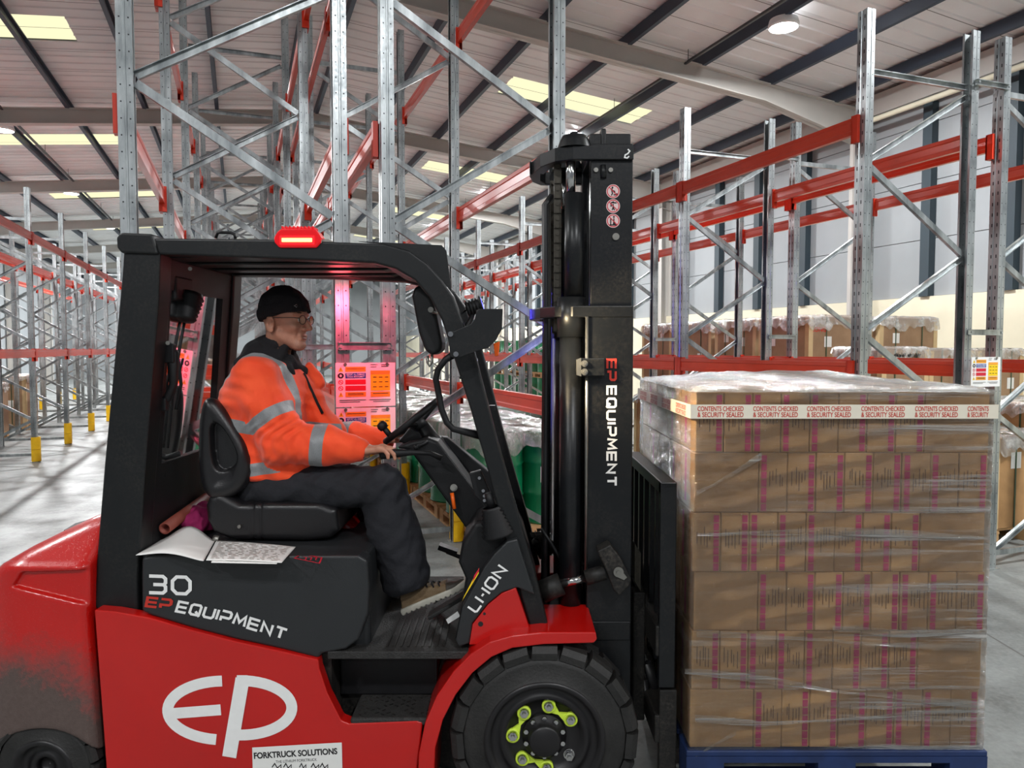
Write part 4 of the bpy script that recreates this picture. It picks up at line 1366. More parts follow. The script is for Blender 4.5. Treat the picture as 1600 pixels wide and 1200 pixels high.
# --- black battery cover with the model marks
CV = [(221, 872), (240, 868), (560, 868), (574, 876), (577, 920), (575, 960), (560, 1000), (540, 1015), (502, 1022), (497, 1030), (440, 1015), (370, 1000), (300, 982), (235, 962), (221, 955)]
mb = MB(); mb.prism_px(CV, YN + .018, YN + .10, YN + .018); cover = T(mb, 'side_cover', 'panel', bevel=.016, seg=4)
mb = MB(); mb.prism([XZ(x, y, YN + .018) for x, y in CV], YF - .10, YF - .018); T(mb, 'side_cover', 'panel', bevel=.016, seg=4)
hz = W(400, 869, YN + .02).z
hx0, hx1 = W(150, 900, YN).x, W(570, 900, YN).x
mb = MB(); mb.bb(hx0, hx1, YN + .09, YF - .09, .60, hz - .004); T(mb, 'hood', 'panel', bevel=.02, seg=3)
mb = MB(); mb.prism_px([(505, 812), (545, 812), (575, 840), (578, 880), (558, 930), (505, 930)], 3.16, 3.50, 3.2); T(mb, 'hood_front', 'red', bevel=.02, seg=3)

# --- step and floor
mb = MB()
sz = W(600, 1123, YN).z
mb.bb(W(535, 0, YN).x, W(664, 0, YN).x, YN + .004, YN + .20, sz - .03, sz); T(mb, 'step', 'mat', bevel=.008)
mb = MB()
rnd = random.Random(3)
for i in range(13):
    for j in range(5):
        if rnd.random() < .8:
            c = (W(548, 0, YN).x + i * .0215, YN + .03 + j * .034 + (i % 2) * .012, sz + .001); mb.box(c, (.014, .004, .004), Matrix.Rotation(.7 if (i + j) % 2 else -.7, 3, 'Z'))
T(mb, 'step_tread', 'blackd')
fz = W(600, 1018, YN + .02).z
mb = MB(); mb.bb(W(500, 0, YN).x, W(668, 0, YN).x, YN + .20, YN + .215, sz, fz - .031); T(mb, 'step_riser', 'plastic')
mb = MB(); mb.bb(W(497, 0, YN).x, W(735, 0, YN).x, YN + .02, YF - .02, fz - .03, fz); T(mb, 'floor_plate', 'mat', bevel=.004)
mb = MB()
for i in range(9):
    X = W(590, 0, YN).x + i * .027
    mb.bb(X, X + .008, YN + .06, YN + .36, fz, fz + .004)
T(mb, 'floor_tread', 'blackd')
mb = MB()
for k in range(2):   # pedals
    y = 3.02 + k * .2
    mb.box((W(700, 935, 3.0).x, y, fz + .075), (.19, .075, .016), Matrix.Rotation(-.55, 3, 'Y'))
T(mb, 'pedal', 'rubber', bevel=.004)
mb = MB()
pp = [(744, 905), (735, 885), (718, 870), (698, 862)]
mb.tube([W(x, y, 3.38) for x, y in pp], .010, 8); mb.box(W(700, 858, 3.38), (.09, .06, .022), Matrix.Rotation(.35, 3, 'Y')); T(mb, 'brake_lever', 'plastic')

# --- front cowl, dashboard column, steering
CW = [(716, 1012), (711, 1000), (720, 952), (727, 905), (716, 880), (722, 848), (742, 815), (790, 812), (822, 880), (850, 985), (800, 1000)]
mb = MB(); mb.prism_px(CW, YN + .10, YF - .10, YN + .10); T(mb, 'cowl', 'plastic', bevel=.02, seg=3)
LP = [(717, 1011), (712, 1000), (722, 950), (757, 886), (772, 866), (792, 846), (808, 842), (836, 930), (808, 918), (784, 926), (762, 944), (738, 974), (733, 1006)]
mb = MB(); mb.prism_px(LP, YN + .03, YN + .09); lip = T(mb, 'cowl_side_panel', 'panel', bevel=.006)
RP = [(733, 1008), (738, 976), (762, 945), (784, 927), (806, 918), (830, 990), (800, 1003)]
mb = MB(); mb.prism_px(RP, YN + .034, YN + .09); rp = T(mb, 'cowl_lower_plate', 'red', bevel=.003)
mb = MB()
for (x, y, r) in ((751, 975, .010), (757, 959, .0055)):
    c = W(x, y, YN + .0335); mb.cyl(c, c + Vector((0, -.0006, 0)), r, 18)
T(mb, 'bolt_hole', 'ink', rp)
mb = MB(); q = [W(722, 939, YN + .028), W(726, 930, YN + .028), W(748, 888, YN + .028), W(748, 896, YN + .028)]; mb.poly(q); T(mb, 'warning_sticker', 's_yel', lip)
mb = MB(); mb.poly([W(738, 910, YN + .0272), W(741, 899, YN + .0272), W(749, 887, YN + .0272), W(748, 893, YN + .0272)]); T(mb, 'warning_sticker', 's_red', lip)
mb = MB(); mb.poly([W(697, 968, 2.92), W(715, 955, 2.92), W(719, 963, 2.92), W(700, 975, 2.92)]); T(mb, 'pedal_plate', 's_white')
# steering column cover
CO = [(618, 700), (640, 690), (668, 684), (684, 690), (745, 768), (790, 838), (800, 880), (748, 852), (720, 815), (640, 704)]
mb = MB(); mb.prism_px(CO, 3.05, 3.26, 3.05); col = T(mb, 'column_cover', 'plastic', bevel=.014, seg=3)
mb = MB(); mb.prism_px([(675, 688), (694, 690), (793, 770), (806, 830), (790, 838), (745, 768)], 3.24, 3.30, 3.1); T(mb, 'column_trim', 'plastic', bevel=.006)
mb = MB()
mb.cyl(W(709, 762, 3.05), W(709, 762, 3.03), .015, 18); mb.cyl(W(709, 762, 3.03), W(709, 762, 3.018), .010, 16)
T(mb, 'ignition_switch', 'dullsteel', col)
mb = MB(); mb.tube([W(706, 770, 3.02), W(708, 782, 3.015), W(710, 795, 3.01)], .008, 8); T(mb, 'key_fob', 'amber', col)
# drooping black lever the driver's hand lies on
mb = MB(); mb.tube([W(x, y, 2.98) for x, y in ((594, 711), (602, 709), (622, 708), (650, 707), (672, 708), (690, 716))], .01, 12, rs=[.018, .022, .017, .010, .010, .012]); T(mb, 'control_lever', 'plastic')
mb = MB(); mb.tube([W(650, 699, 3.03), W(668, 690, 3.05)], .008, 8); mb.lathe([(0, -.012), (.010, -.008), (.012, 0), (.010, .008), (0, .012)], W(650, 699, 3.03), (1, 0, 0), 14); T(mb, 'indicator_stalk', 'plastic')
# wheel, seen edge-on
wc = W(646, 656, 3.17)
wn = Vector((.62, 0, -.785)) * -1
u = Vector((.785, 0, .62)); v = Vector((0, 1, 0))
ring = [wc + (u * math.cos(2*PI*k/40) + v * math.sin(2*PI*k/40)) * .148 for k in range(40)]
mb = MB(); mb.tube(ring, .0145, 12, closed=True)
for k in range(3):
    a = 2*PI*k/3 + .5; mb.tube([wc + wn * -.03, wc + (u * math.cos(a) + v * math.sin(a)) * .145], .012, 8)
mb.cyl(wc + wn * -.055, wc + wn * .0, .04, 18)
sw = T(mb, 'steering_wheel', 'plastic')
kp = wc + (u * -.10 + v * -.108)
mb = MB(); mb.cyl(kp, kp + wn * .055, .012, 12); mb.lathe([(0, .04), (.018, .045), (.022, .06), (.018, .075), (0, .08)], kp, wn, 18); T(mb, 'spinner_knob', 'plastic', sw)
mb = MB(); mb.cyl(wc + wn * -.05, W(690, 712, 3.17), .045, 16); T(mb, 'steering_column', 'plastic')
mb = MB(); mb.prism_px([(622, 690), (640, 668), (656, 676), (660, 686), (640, 696)], 3.10, 3.24, 3.1); T(mb, 'dash_display', 'plastic', bevel=.006)
# bellows
mb = MB()
b0, b1 = W(768, 792, 2.775), W(779, 836, 2.775)
pr = []
L = (b1 - b0).length
for k in range(15): pr.append((.034 + .026 * k / 14 + (.007 if k % 2 else 0), L * k / 14))
mb.lathe(pr, b0, b1 - b0, 26); mb.cyl(b0 - (b1 - b0) * .5, b0, .015, 10); T(mb, 'lever_bellows', 'plastic')
mb = MB(); mb.prism_px([(733, 740), (751, 735), (775, 790), (790, 840), (775, 835), (757, 790), (742, 775)], 2.86, 2.90, 2.86); pb = T(mb, 'pillar_bracket', 'plastic', bevel=.004)
mb = MB()
for x, y in ((749, 747), (755, 767), (757, 775), (757, 782)): mb.cyl(W(x, y, 2.86), W(x, y, 2.852), .0065, 10)
T(mb, 'bolt', 'steel', pb)

# --- front fender
FE = [(651, 1262), (654, 1180), (664, 1130), (682, 1088), (708, 1050), (735, 1022), (765, 1003), (800, 993), (845, 988), (931, 988), (933, 999), (928, 1005), (850, 1007), (800, 1013), (768, 1027), (738, 1052), (712, 1086), (692, 1125), (680, 1170), (676, 1262)]
mb = MB(); mb.prism_px(FE, YN - .03, YN + .27, YN - .03); T(mb, 'front_fender', 'red', bevel=.005)
mb = MB(); mb.prism([XZ(x, y, YN - .03) for x, y in FE], YF - .27, YF + .02); T(mb, 'front_fender', 'red', bevel=.005)
mb = MB(); mb.prism_px([(676, 1262), (680, 1170), (692, 1125), (712, 1086), (738, 1052), (768, 1027), (800, 1013), (850, 1007), (930, 1004), (930, 1262)], YN + .27, YF - .27, YN); T(mb, 'front_axle_housing', 'blackd')

# --- wheels
def tyre(cx, cz, y, R, w, s, rim_r, n, name, dirt):
    """s: -1 outer face towards the camera"""
    t = empty('wheel', (cx, y, cz), 'x', 'x'); del t['label']; del t['category']
    t.name = name; t.location = Vector((cx, y, cz)) - world_origin(truck); t.parent = truck
    mb = MB(); o = (cx, y, cz)
    pr = [(rim_r, -.012), (rim_r + .012, -.004), (R * .80, .002), (R * .845, .004), (R * .87, .016), (R * .925, .036), (R * .928, w - .03), (R * .85, w - .004), (rim_r, w)]
    mb.lathe(pr, o, (0, -s, 0), 72)
    for k in range(n):      # tread blocks wrapping from the shoulder on to the crown
        a = 2 * PI * k / n
        for sh in (0, 1):
            aa = a + sh * PI / n
            M = Matrix.Rotation(-aa, 3, 'Y')
            wa = 2 * PI * R / n
            pts = []
            def P(tang, rad, dep):
                v = M @ Vector((tang, 0, rad)); return Vector(o) + v + Vector((0, -s * dep, 0))
            d0, d1 = ((.006, w * .46) if sh == 0 else (w * .54, w - .006))
            t0, t1 = -wa * .40, wa * .40
            inner = R * .855
            if sh == 0:
                sec = [(inner, .002), (R * .925, .0), (R * .985, .016), (R, .040), (R, d1), (R * .92, d1)]
            else:
                sec = [(R * .94, d0), (R, d0), (R, w - .045), (R * .985, w - .022), (R * .93, w - .004), (inner, w - .003)]
            A = [mb.bm.verts.new(P(t0 + (wa * .10 * (q[1] / w)), q[0], q[1])) for q in sec]; B = [mb.bm.verts.new(P(t1 + (wa * .10 * (q[1] / w)), q[0], q[1])) for q in sec]
            for i in range(len(sec) - 1): mb.face([A[i], B[i], B[i+1], A[i+1]])
            mb.face(A); mb.face(B[::-1])
    mb.build('tyre', MAT['rubber'], t)
    mb = MB()
    mb.lathe([(rim_r + .004, -.004), (rim_r + .002, -.016), (rim_r - .016, -.018), (rim_r - .022, .012), (rim_r - .05, .022), (rim_r - .058, .010), (rim_r - .075, .012), (rim_r - .085, .035), (rim_r * .42, .040), (.001, .040)], o, (0, -s, 0), 60)
    mb.build('rim', MAT['rim'], t)
    return t
fc = W(851, 1168, YN - .04)
tw = tyre(fc.x, .352, YN - .04, .352, .20, -1, .222, 19, 'front_wheel', 0)
tyre(fc.x, .352, YF + .03, .352, .20, 1, .222, 19, 'front_wheel', 0)
rc = W(65, 1200, YN - .0)
tyre(rc.x, .212, YN + .01, .205, .16, -1, .115, 15, 'rear_wheel', 1)
tyre(rc.x, .212, YF - .01, .205, .16, 1, .115, 15, 'rear_wheel', 1)
# hub, nuts and their lime pointers on the near front wheel
hy = YN - .04
mb = MB(); mb.lathe([(.001, -.02), (.052, -.02), (.06, -.012), (.062, .02), (.082, .024), (.084, .04)], (fc.x, hy, .352), (0, 1, 0), 36); hub = T(mb, 'hub', 'rim', tw)
mb = MB()
for k in range(10):
    a = 2*PI*(k + .5)/10; c = Vector((fc.x + .072 * math.cos(a), hy + .024, .352 + .072 * math.sin(a))); mb.cyl(c, c + Vector((0, -.010, 0)), .009, 6)
T(mb, 'hub_bolt', 'steel', tw)
nutr = .118
angs = [math.radians(a) for a in (83, 23, 143, 203, 263, 323)]
nuts = []
for i, a in enumerate([math.radians(x) for x in (82, 34, 130, 178, 226, 274, 322)]):
    c = Vector((fc.x + nutr * math.cos(a), hy + .040, .352 + nutr * math.sin(a)))
    mb = MB(); mb.cyl(c, c + Vector((0, -.008, 0)), .021, 18); mb.cyl(c + Vector((0, -.008, 0)), c + Vector((0, -.026, 0)), .0165, 6); mb.cyl(c + Vector((0, -.026, 0)), c + Vector((0, -.036, 0)), .008, 12)
    T(mb, 'wheel_nut', 'steel', tw); nuts.append(c)
for (i, j) in ((0, 1), (2, 3), (4, 5)):
    c0, c1 = nuts[i], nuts[j]
    mb = MB()
    for c in (c0, c1): mb.lathe([(.019, -.002), (.026, -.002), (.026, -.020), (.019, -.020)], c, (0, 1, 0), 24, closed=True)
    d = (c1 - c0).normalized(); nrm = Vector((-d.z, 0, d.x)); m = (c0 + c1) / 2
    inw = (Vector((fc.x, m.y, .352)) - m).normalized()
    P = lambda c, k, off: c + d * k + nrm * off
    for a_, b_ in ((c0, 1), (c1, -1)):
        v = [a_ + nrm * .025, a_ - nrm * .025, m + inw * .006 - nrm * .0 + d * 0 - d * b_ * 0 + nrm * -.004, m + inw * .006 + nrm * .004]
        f0 = [mb.bm.verts.new(p + Vector((0, -.004, 0))) for p in v]; f1 = [mb.bm.verts.new(p + Vector((0, -.014, 0))) for p in v]
        mb.face(f0); mb.face(f1[::-1]); [mb.face([f0[k], f1[k], f1[(k+1) % 4], f0[(k+1) % 4]]) for k in range(4)]
    T(mb, 'nut_indicator', 'lime', tw)

# --- overhead guard
YG0, YG1 = 2.76, 2.86             # near rail
def both(pts, name, mat, ref, y0, y1, **k):
    P = [XZ(x, y, ref) for x, y in pts]
    mb = MB(); mb.prism(P, y0, y1); o = T(mb, name, mat, **k)
    mb = MB(); mb.prism(P, far(y1), far(y0)); T(mb, name, mat, **k)
    return o
RPIL = [(194, 372), (250, 390), (247, 470), (237, 600), (226, 740), (215, 900), (216, 958), (170, 956), (146, 950), (150, 880), (162, 730), (178, 560), (190, 430)]
both(RPIL, 'rear_pillar', 'black', YG0, YG0, YG1, bevel=.010, seg=3)
FPIL = [(238, 372), (430, 374), (600, 381), (640, 392), (668, 412), (690, 436), (708, 462), (722, 500), (740, 545), (775, 680), (800, 770), (835, 890), (858, 984), (852, 990), (830, 988), (800, 880), (765, 745), (735, 640), (700, 530), (690, 500), (672, 466), (648, 438), (618, 420), (585, 411), (430, 404), (240, 397)]
both(FPIL, 'front_pillar', 'black', YG0, YG0, YG1 - .02, bevel=.008, seg=3)
mb = MB(); mb.prism_px([(560, 377), (690, 383), (697, 391), (706, 458), (690, 436), (668, 412), (640, 392), (600, 381)], YG0 + .03, YG0 + .045, YG0 + .03); T(mb, 'corner_gusset', 'black')
# roof panel with pressed ribs, front and rear cross-members
gz = W(430, 404, YG0).z
rx0, rx1 = W(205, 380, YG0).x, W(600, 380, YG0).x
mb = MB(); mb.bb(rx0, rx1, YG1 - .02, far(YG1) + .02, gz + .012, gz + .055); T(mb, 'roof_panel', 'black')
for k in range(3):
    y = YG1 + .12 + k * .22
    mb = MB(); mb.prism([(rx0 + .1, gz + .012), (rx1 - .05, gz + .012), (rx1 - .08, gz + .002), (rx0 + .14, gz + .002)], y, y + .09); T(mb, 'roof_rib', 'black', bevel=.006)
mb = MB(); mb.prism_px([(184, 372), (190, 364), (240, 366), (250, 398), (192, 396), (185, 388)], YG0 - .012, far(YG0) + .012, YG0); T(mb, 'rear_crossmember', 'black', bevel=.008)
mb = MB(); mb.prism_px([(590, 381), (640, 390), (662, 410), (645, 428), (615, 415), (588, 408)], YG1 - .02, far(YG1) + .02, YG0); T(mb, 'front_crossmember', 'black', bevel=.006)
mb = MB(); zr = W(350, 372, YG0).z
mb.tube([W(337, 372, 2.95), W(340, 364, 2.95), W(346, 363, 2.95), W(360, 363.5, 2.95), W(366, 366, 2.95), W(368, 373, 2.95)], .006, 8); T(mb, 'roof_loop', 'plastic')
# rear frame with its window
def rx(z): return W(232, 500, YG0).x + (z - W(232, 500, YG0).z) * .082
zt, zb = gz + .01, hz - .01
wz0, wz1, wy0, wy1 = 1.345, 2.03, 2.90, 3.41
mb = MB()
def rq(y0, y1, z0, z1):
    v = []
    for dx in (-.015, .015):
        for (y, z) in ((y0, z0), (y1, z0), (y1, z1), (y0, z1)): v.append(mb.bm.verts.new((rx(z) + dx, y, z)))
    for q in ((0,1,2,3),(7,6,5,4),(0,4,5,1),(1,5,6,2),(2,6,7,3),(3,7,4,0)): mb.face([v[k] for k in q])
rq(YG1 - .01, far(YG1) + .01, zb, wz0); rq(YG1 - .01, far(YG1) + .01, wz1, zt); rq(YG1 - .01, wy0, wz0, wz1); rq(wy1, far(YG1) + .01, wz0, wz1)
rear = T(mb, 'rear_panel', 'plastic')
mb = MB(); mb.poly([(rx(wz0), wy0, wz0), (rx(wz0), wy1, wz0), (rx(wz1), wy1, wz1), (rx(wz1), wy0, wz1)]); T(mb, 'rear_window', 'glass')
mb = MB()
mb.box(W(272, 452, 3.0), (.09, .16, .10)); mb.box(W(300, 508, 3.25), (.05, .12, .07)); T(mb, 'wiper_motor', 'plastic', bevel=.01)
mb = MB(); b0, b1 = W(296, 460, 3.05), W(290, 494, 3.02)
mb.lathe([(.001, 0), (.055, 0)] + [(.055 - .018 * k / 12 + (.006 if k % 2 else 0), .01 + .105 * k / 12) for k in range(13)] + [(.001, .12)], b0, b1 - b0, 26); T(mb, 'rear_work_lamp', 'plastic')
mb = MB(); mb.tube([W(290, 492, 3.05), W(283, 530, 3.02), W(278, 560, 3.0), W(283, 600, 3.0), W(275, 640, 2.98)], .007, 8); mb.tube([W(286, 560, 3.02), W(270, 620, 2.98), W(262, 700, 2.96)], .005, 6); T(mb, 'wiper_arm', 'plastic')
mb = MB(); mb.tube([W(260, 540, 2.88), W(270, 552, 2.88), W(271, 600, 2.88), W(262, 622, 2.88), W(251, 630, 2.88)], .018, 10, rs=[.02, .024, .016, .016, .02]); T(mb, 'grab_handle', 'plastic')
mb = MB(); mb.box(W(264, 552, 2.87), (.05, .03, .075)); mb.box(W(252, 632, 2.87), (.05, .03, .05)); T(mb, 'handle_mount', 'plastic', bevel=.006)
mb = MB(); mb.tube([W(255, 716, 2.97), W(270, 712, 2.97), W(281, 708, 2.97)], .012, 8); mb.box(W(247, 735, 2.95), (.07, .03, .05)); mb.tube([W(240, 742, 2.93), W(262, 722, 2.96)], .008, 8); T(mb, 'window_latch', 'plastic', bevel=.004)
mb = MB()
for x, y, Y in ((297, 420, 2.95), (322, 462, 3.3), (339, 469, 3.45), (324, 527, 3.4), (325, 608, 3.4), (262, 536, 2.86), (247, 636, 2.855)):
    mb.cyl(W(x, y, Y), W(x, y, Y - .012), .008, 10)
T(mb, 'bolt', 'dullsteel', rear)

# --- seat
SB = chaikin([XZ(*q, 2.96) for q in [(318, 628), (336, 622), (358, 652), (378, 684), (394, 722), (388, 756), (360, 776), (324, 776), (314, 720)]], 3)
SD = chaikin([XZ(*q, 2.94) for q in [(330, 660), (346, 662), (368, 696), (374, 720), (356, 736), (338, 734), (332, 705)]], 2)
def seat_back(p):
    x, z, y = p[:, 0], p[:, 2], p[:, 1]
    a = poly2(x, z, SB)
    w = np.abs(y - 3.18) - .25
    q = np.stack([np.maximum(a + .03, 0), np.maximum(w + .03, 0)])
    d = np.sqrt((q ** 2).sum(0)) + np.minimum(np.maximum(a, w) + .03, 0) - .03
    for yy in (2.955, 3.405):      # padded bolster round both edges of the shell
        d = smin(d, np.sqrt((a + .030) ** 2 + (y - yy) ** 2) - .036, .018)
    dish = poly2(x, z, SD)
    d = smax(d, -np.maximum(dish, y - 2.965), .016)
    return d
mesh_sdf('seat_backrest', seat_back, (-1.42, 2.86, 1.10), (-.98, 3.50, 1.68), .006, MAT['vinyl'], truck)
def seat_base(p):
    x, y, z = p[:, 0], p[:, 1], p[:, 2]
    a = poly2(x, z, [XZ(*q, 2.93) for q in [(320, 790), (326, 776), (344, 770), (358, 778), (375, 787), (420, 786), (500, 786), (526, 796), (530, 830), (515, 842), (480, 846), (360, 844), (332, 832), (322, 812)]])
    w = np.abs(y - 3.18) - .255
    q = np.stack([np.maximum(a + .028, 0), np.maximum(w + .028, 0)])
    d = np.sqrt((q ** 2).sum(0)) + np.minimum(np.maximum(a, w) + .028, 0) - .028
    for xs in (395, 408):
        g = np.abs(x - W(xs, 800, 2.93).x) - .003
        d = smax(d, -np.maximum(g, np.abs(d) - .006), .006)
    return d
mesh_sdf('seat_cushion', seat_base, (-1.36, 2.86, .96), (-.66, 3.50, 1.30), .006, MAT['vinyl'], truck)
mb = MB(); c = W(375, 822, 2.925); mb.cyl(c, c + Vector((0, -.012, 0)), .007, 12); T(mb, 'seat_bolt', 'dullsteel')
mb = MB(); mb.prism_px([(330, 842), (520, 842), (520, 866), (335, 864)], 2.98, 3.38, 2.98); mb.tube([W(335, 846, 2.95), W(430, 849, 2.95), W(505, 850, 2.95)], .006, 8); T(mb, 'seat_rail', 'plastic', bevel=.006)
mb = MB(); mb.tube([W(334, 842, 2.93), W(343, 843, 2.93)], .016, 12); T(mb, 'rail_end', 'dullsteel')

# --- things on the guard: mirror, lamp bracket, blue spot, grab bar, hoses
mb = MB(); mb.prism_px([(643, 462), (648, 447), (662, 445), (672, 452), (682, 490), (691, 535), (690, 548), (676, 556), (664, 548), (654, 520)], 2.86, 3.02, 2.86); T(mb, 'mirror_housing', 'plastic', bevel=.03, seg=4)
mb = MB(); mb.tube([W(668, 556, 2.9), W(668, 566, 2.9), W(671, 572, 2.9), W(675, 566, 2.9), W(675, 552, 2.9)], .006, 8); mb.tube([W(676, 488, 2.84), W(690, 490, 2.82)], .006, 8); mb.cyl(W(673, 484, 2.84), W(673, 484, 2.83), .011, 10); T(mb, 'mirror_bracket', 'dullsteel')
mb = MB(); mb.prism_px([(702, 520), (712, 519), (738, 508), (744, 500), (746, 490), (751, 485), (786, 485), (785, 515), (776, 532), (764, 544), (748, 548), (738, 552), (716, 560), (708, 557)], YG0 - .135, YG0 - .12, YG0 - .03); br = T(mb, 'lamp_bracket', 'black', bevel=.002)
mb = MB(); mb.prism_px([(746, 486), (776, 486), (776, 515), (770, 532), (762, 540), (746, 545)], YG0 - .12, YG0 + .02, YG0 - .03); T(mb, 'lamp_shroud', 'black', br, bevel=.004)
mb = MB()
for x, y in ((708, 523), (716, 553)): c = W(x, y, YG0 - .03); c.y = YG0 - .135; mb.cyl(c, c + Vector((0, -.010, 0)), .0095, 12)
T(mb, 'bolt', 'steel', br)
mb = MB(); mb.prism_px([(771, 537), (781, 533), (779, 556), (773, 557)], YG0 - .01, YG0 + .05, YG0); T(mb, 'indicator_lens', 'amber', bevel=.003)
hl = W(778, 512, YG0 - .06)
mb = MB(); mb.lathe([(.001, .002), (.030, .002), (.036, -.01)], hl + Vector((.003, .01, 0)), (1, 0, 0), 22); T(mb, 'headlamp_lens', 'hdlamp')
# blue spot lamp, finned
s0, s1 = W(729, 484, 2.92), W(754, 476, 2.92)
ax = (s1 - s0).normalized(); L = (s1 - s0).length
mb = MB(); pr = [(.001, 0), (.028, 0)]
for k in range(8): pr += [(.034 if k % 2 == 0 else .027, L * .08 + L * .75 * k / 8), (.034 if k % 2 == 0 else .027, L * .08 + L * .75 * (k + .8) / 8)]
pr += [(.038, L * .9), (.036, L), (.030, L * .99), (.001, L * .98)]
mb.lathe(pr, s0, ax, 22); mb.tube([W(741, 484, 2.92), W(735, 500, 2.90), W(728, 512, 2.86)], .010, 8); mb.tube([W(729, 484, 2.92), W(718, 492, 2.9), W(716, 505, 2.88), W(722, 514, 2.86)], .004, 6); bs = T(mb, 'blue_spot_lamp', 'plastic')
mb = MB(); mb.lathe([(.029, L * 1.0), (.001, L * 1.0)], s0, ax, 20); T(mb, 'blue_lens', 'blueled', bs)
lamp('blue_spot_light', 'SPOT', s1 + ax * .02, 220, (.10, .08, 1.0), .02, W(838, 505, 3.45), 44, .6)
lamp('headlamp_light', 'SPOT', hl + Vector((.06, 0, 0)), 46, (1.0, .80, .50), .04, hl + Vector((1, .22, -.16)), 96, .7)
mb = MB(); mb.tube([W(x, y, YG0 + .04) for x, y in ((712, 552), (696, 562), (684, 578), (681, 592), (690, 640), (698, 660), (708, 670), (752, 681))], .012, 10, rs=[.016] + [.0125] * 6 + [.016]); T(mb, 'grab_bar', 'plastic')
mb = MB()
for off in (0, 6): mb.tube([W(x + off, y, 2.98) for x, y in ((737, 560), (746, 610), (756, 640), (765, 680), (776, 720), (790, 770), (806, 830))], .008, 8)
mb.box(W(768, 637, 2.98), (.03, .03, .02)); T(mb, 'hose', 'hose')
mb = MB()
for x, y in ((742, 649), (720, 590)): c = W(x, y, YG0); mb.cyl(c, c + Vector((0, -.003, 0)), .006, 10)
T(mb, 'plug', 'plastic')

# --- red flashing lamp on the near rail, its twin and a red line lamp on the far rail
def beacon(cx, y0, s, nm):
    cz = gz + .058
    mb = MB(); mb.bb(cx - .088, cx + .088, y0, y0 + s * .075, cz - .004, cz + .012)
    for sx in (-1, 1): mb.bb(cx + sx * .075, cx + sx * .115, y0 + s * .01, y0 + s * .06, cz - .006, cz + .016)
    b = T(mb, nm, 'dullsteel', bevel=.003)
    mb = MB()
    n = 22
    prof = [(-.085, .0), (-.088, .018), (-.074, .040), (-.06, .052), (.06, .052), (.074, .040), (.088, .018), (.085, .0), (.068, -.018), (-.068, -.018)]
    mb.prism([(cx + u, cz + v) for u, v in prof], y0 - s * .012, y0 + s * .062); T(mb, 'red_lens', 'redlens', b, bevel=.006, seg=3)
    mb = MB(); mb.bb(cx - .064, cx + .064, y0 - s * .016, y0 - s * .0125, cz - .008, cz + .024); T(mb, 'lens_glow', 'redglow', b, bevel=.002)
    mb = MB(); mb.bb(cx - .056, cx + .056, y0 - s * .019, y0 - s * .0162, cz + .001, cz + .015); T(mb, 'lens_core', 'beacon', b, bevel=.003)
    mb = MB()
    for k in range(9): X = cx - .056 + k * .014; mb.bb(X - .0025, X + .0025, y0 - s * .0115, y0 + s * .06, cz + .052, cz + .060)
    T(mb, 'lens_rib', 'redlens', b)
    return b
bx = W(466, 378, YG0).x
beacon(bx, YG0 - .0, 1, 'red_warning_lamp')
lamp('warning_light', 'AREA', (bx, YG0 - .045, gz + .062), 1.6, (1, .04, .03), .10, (bx, YG0 - 1, gz - .2))
fx = W(560, 400, far(YG0)).x
beacon(fx, far(YG0) + .0, -1, 'red_warning_lamp')
lamp('warning_light', 'SPOT', (fx, far(YG0) + .05, gz + .03), 42, (1, .07, .15), .06, RK(.66, RD0, 1.55), 92, .5)
lamp('cab_glow_light', 'POINT', (fx - .05, far(YG1) - .06, gz - .05), 1.1, (1, .10, .12), .05)

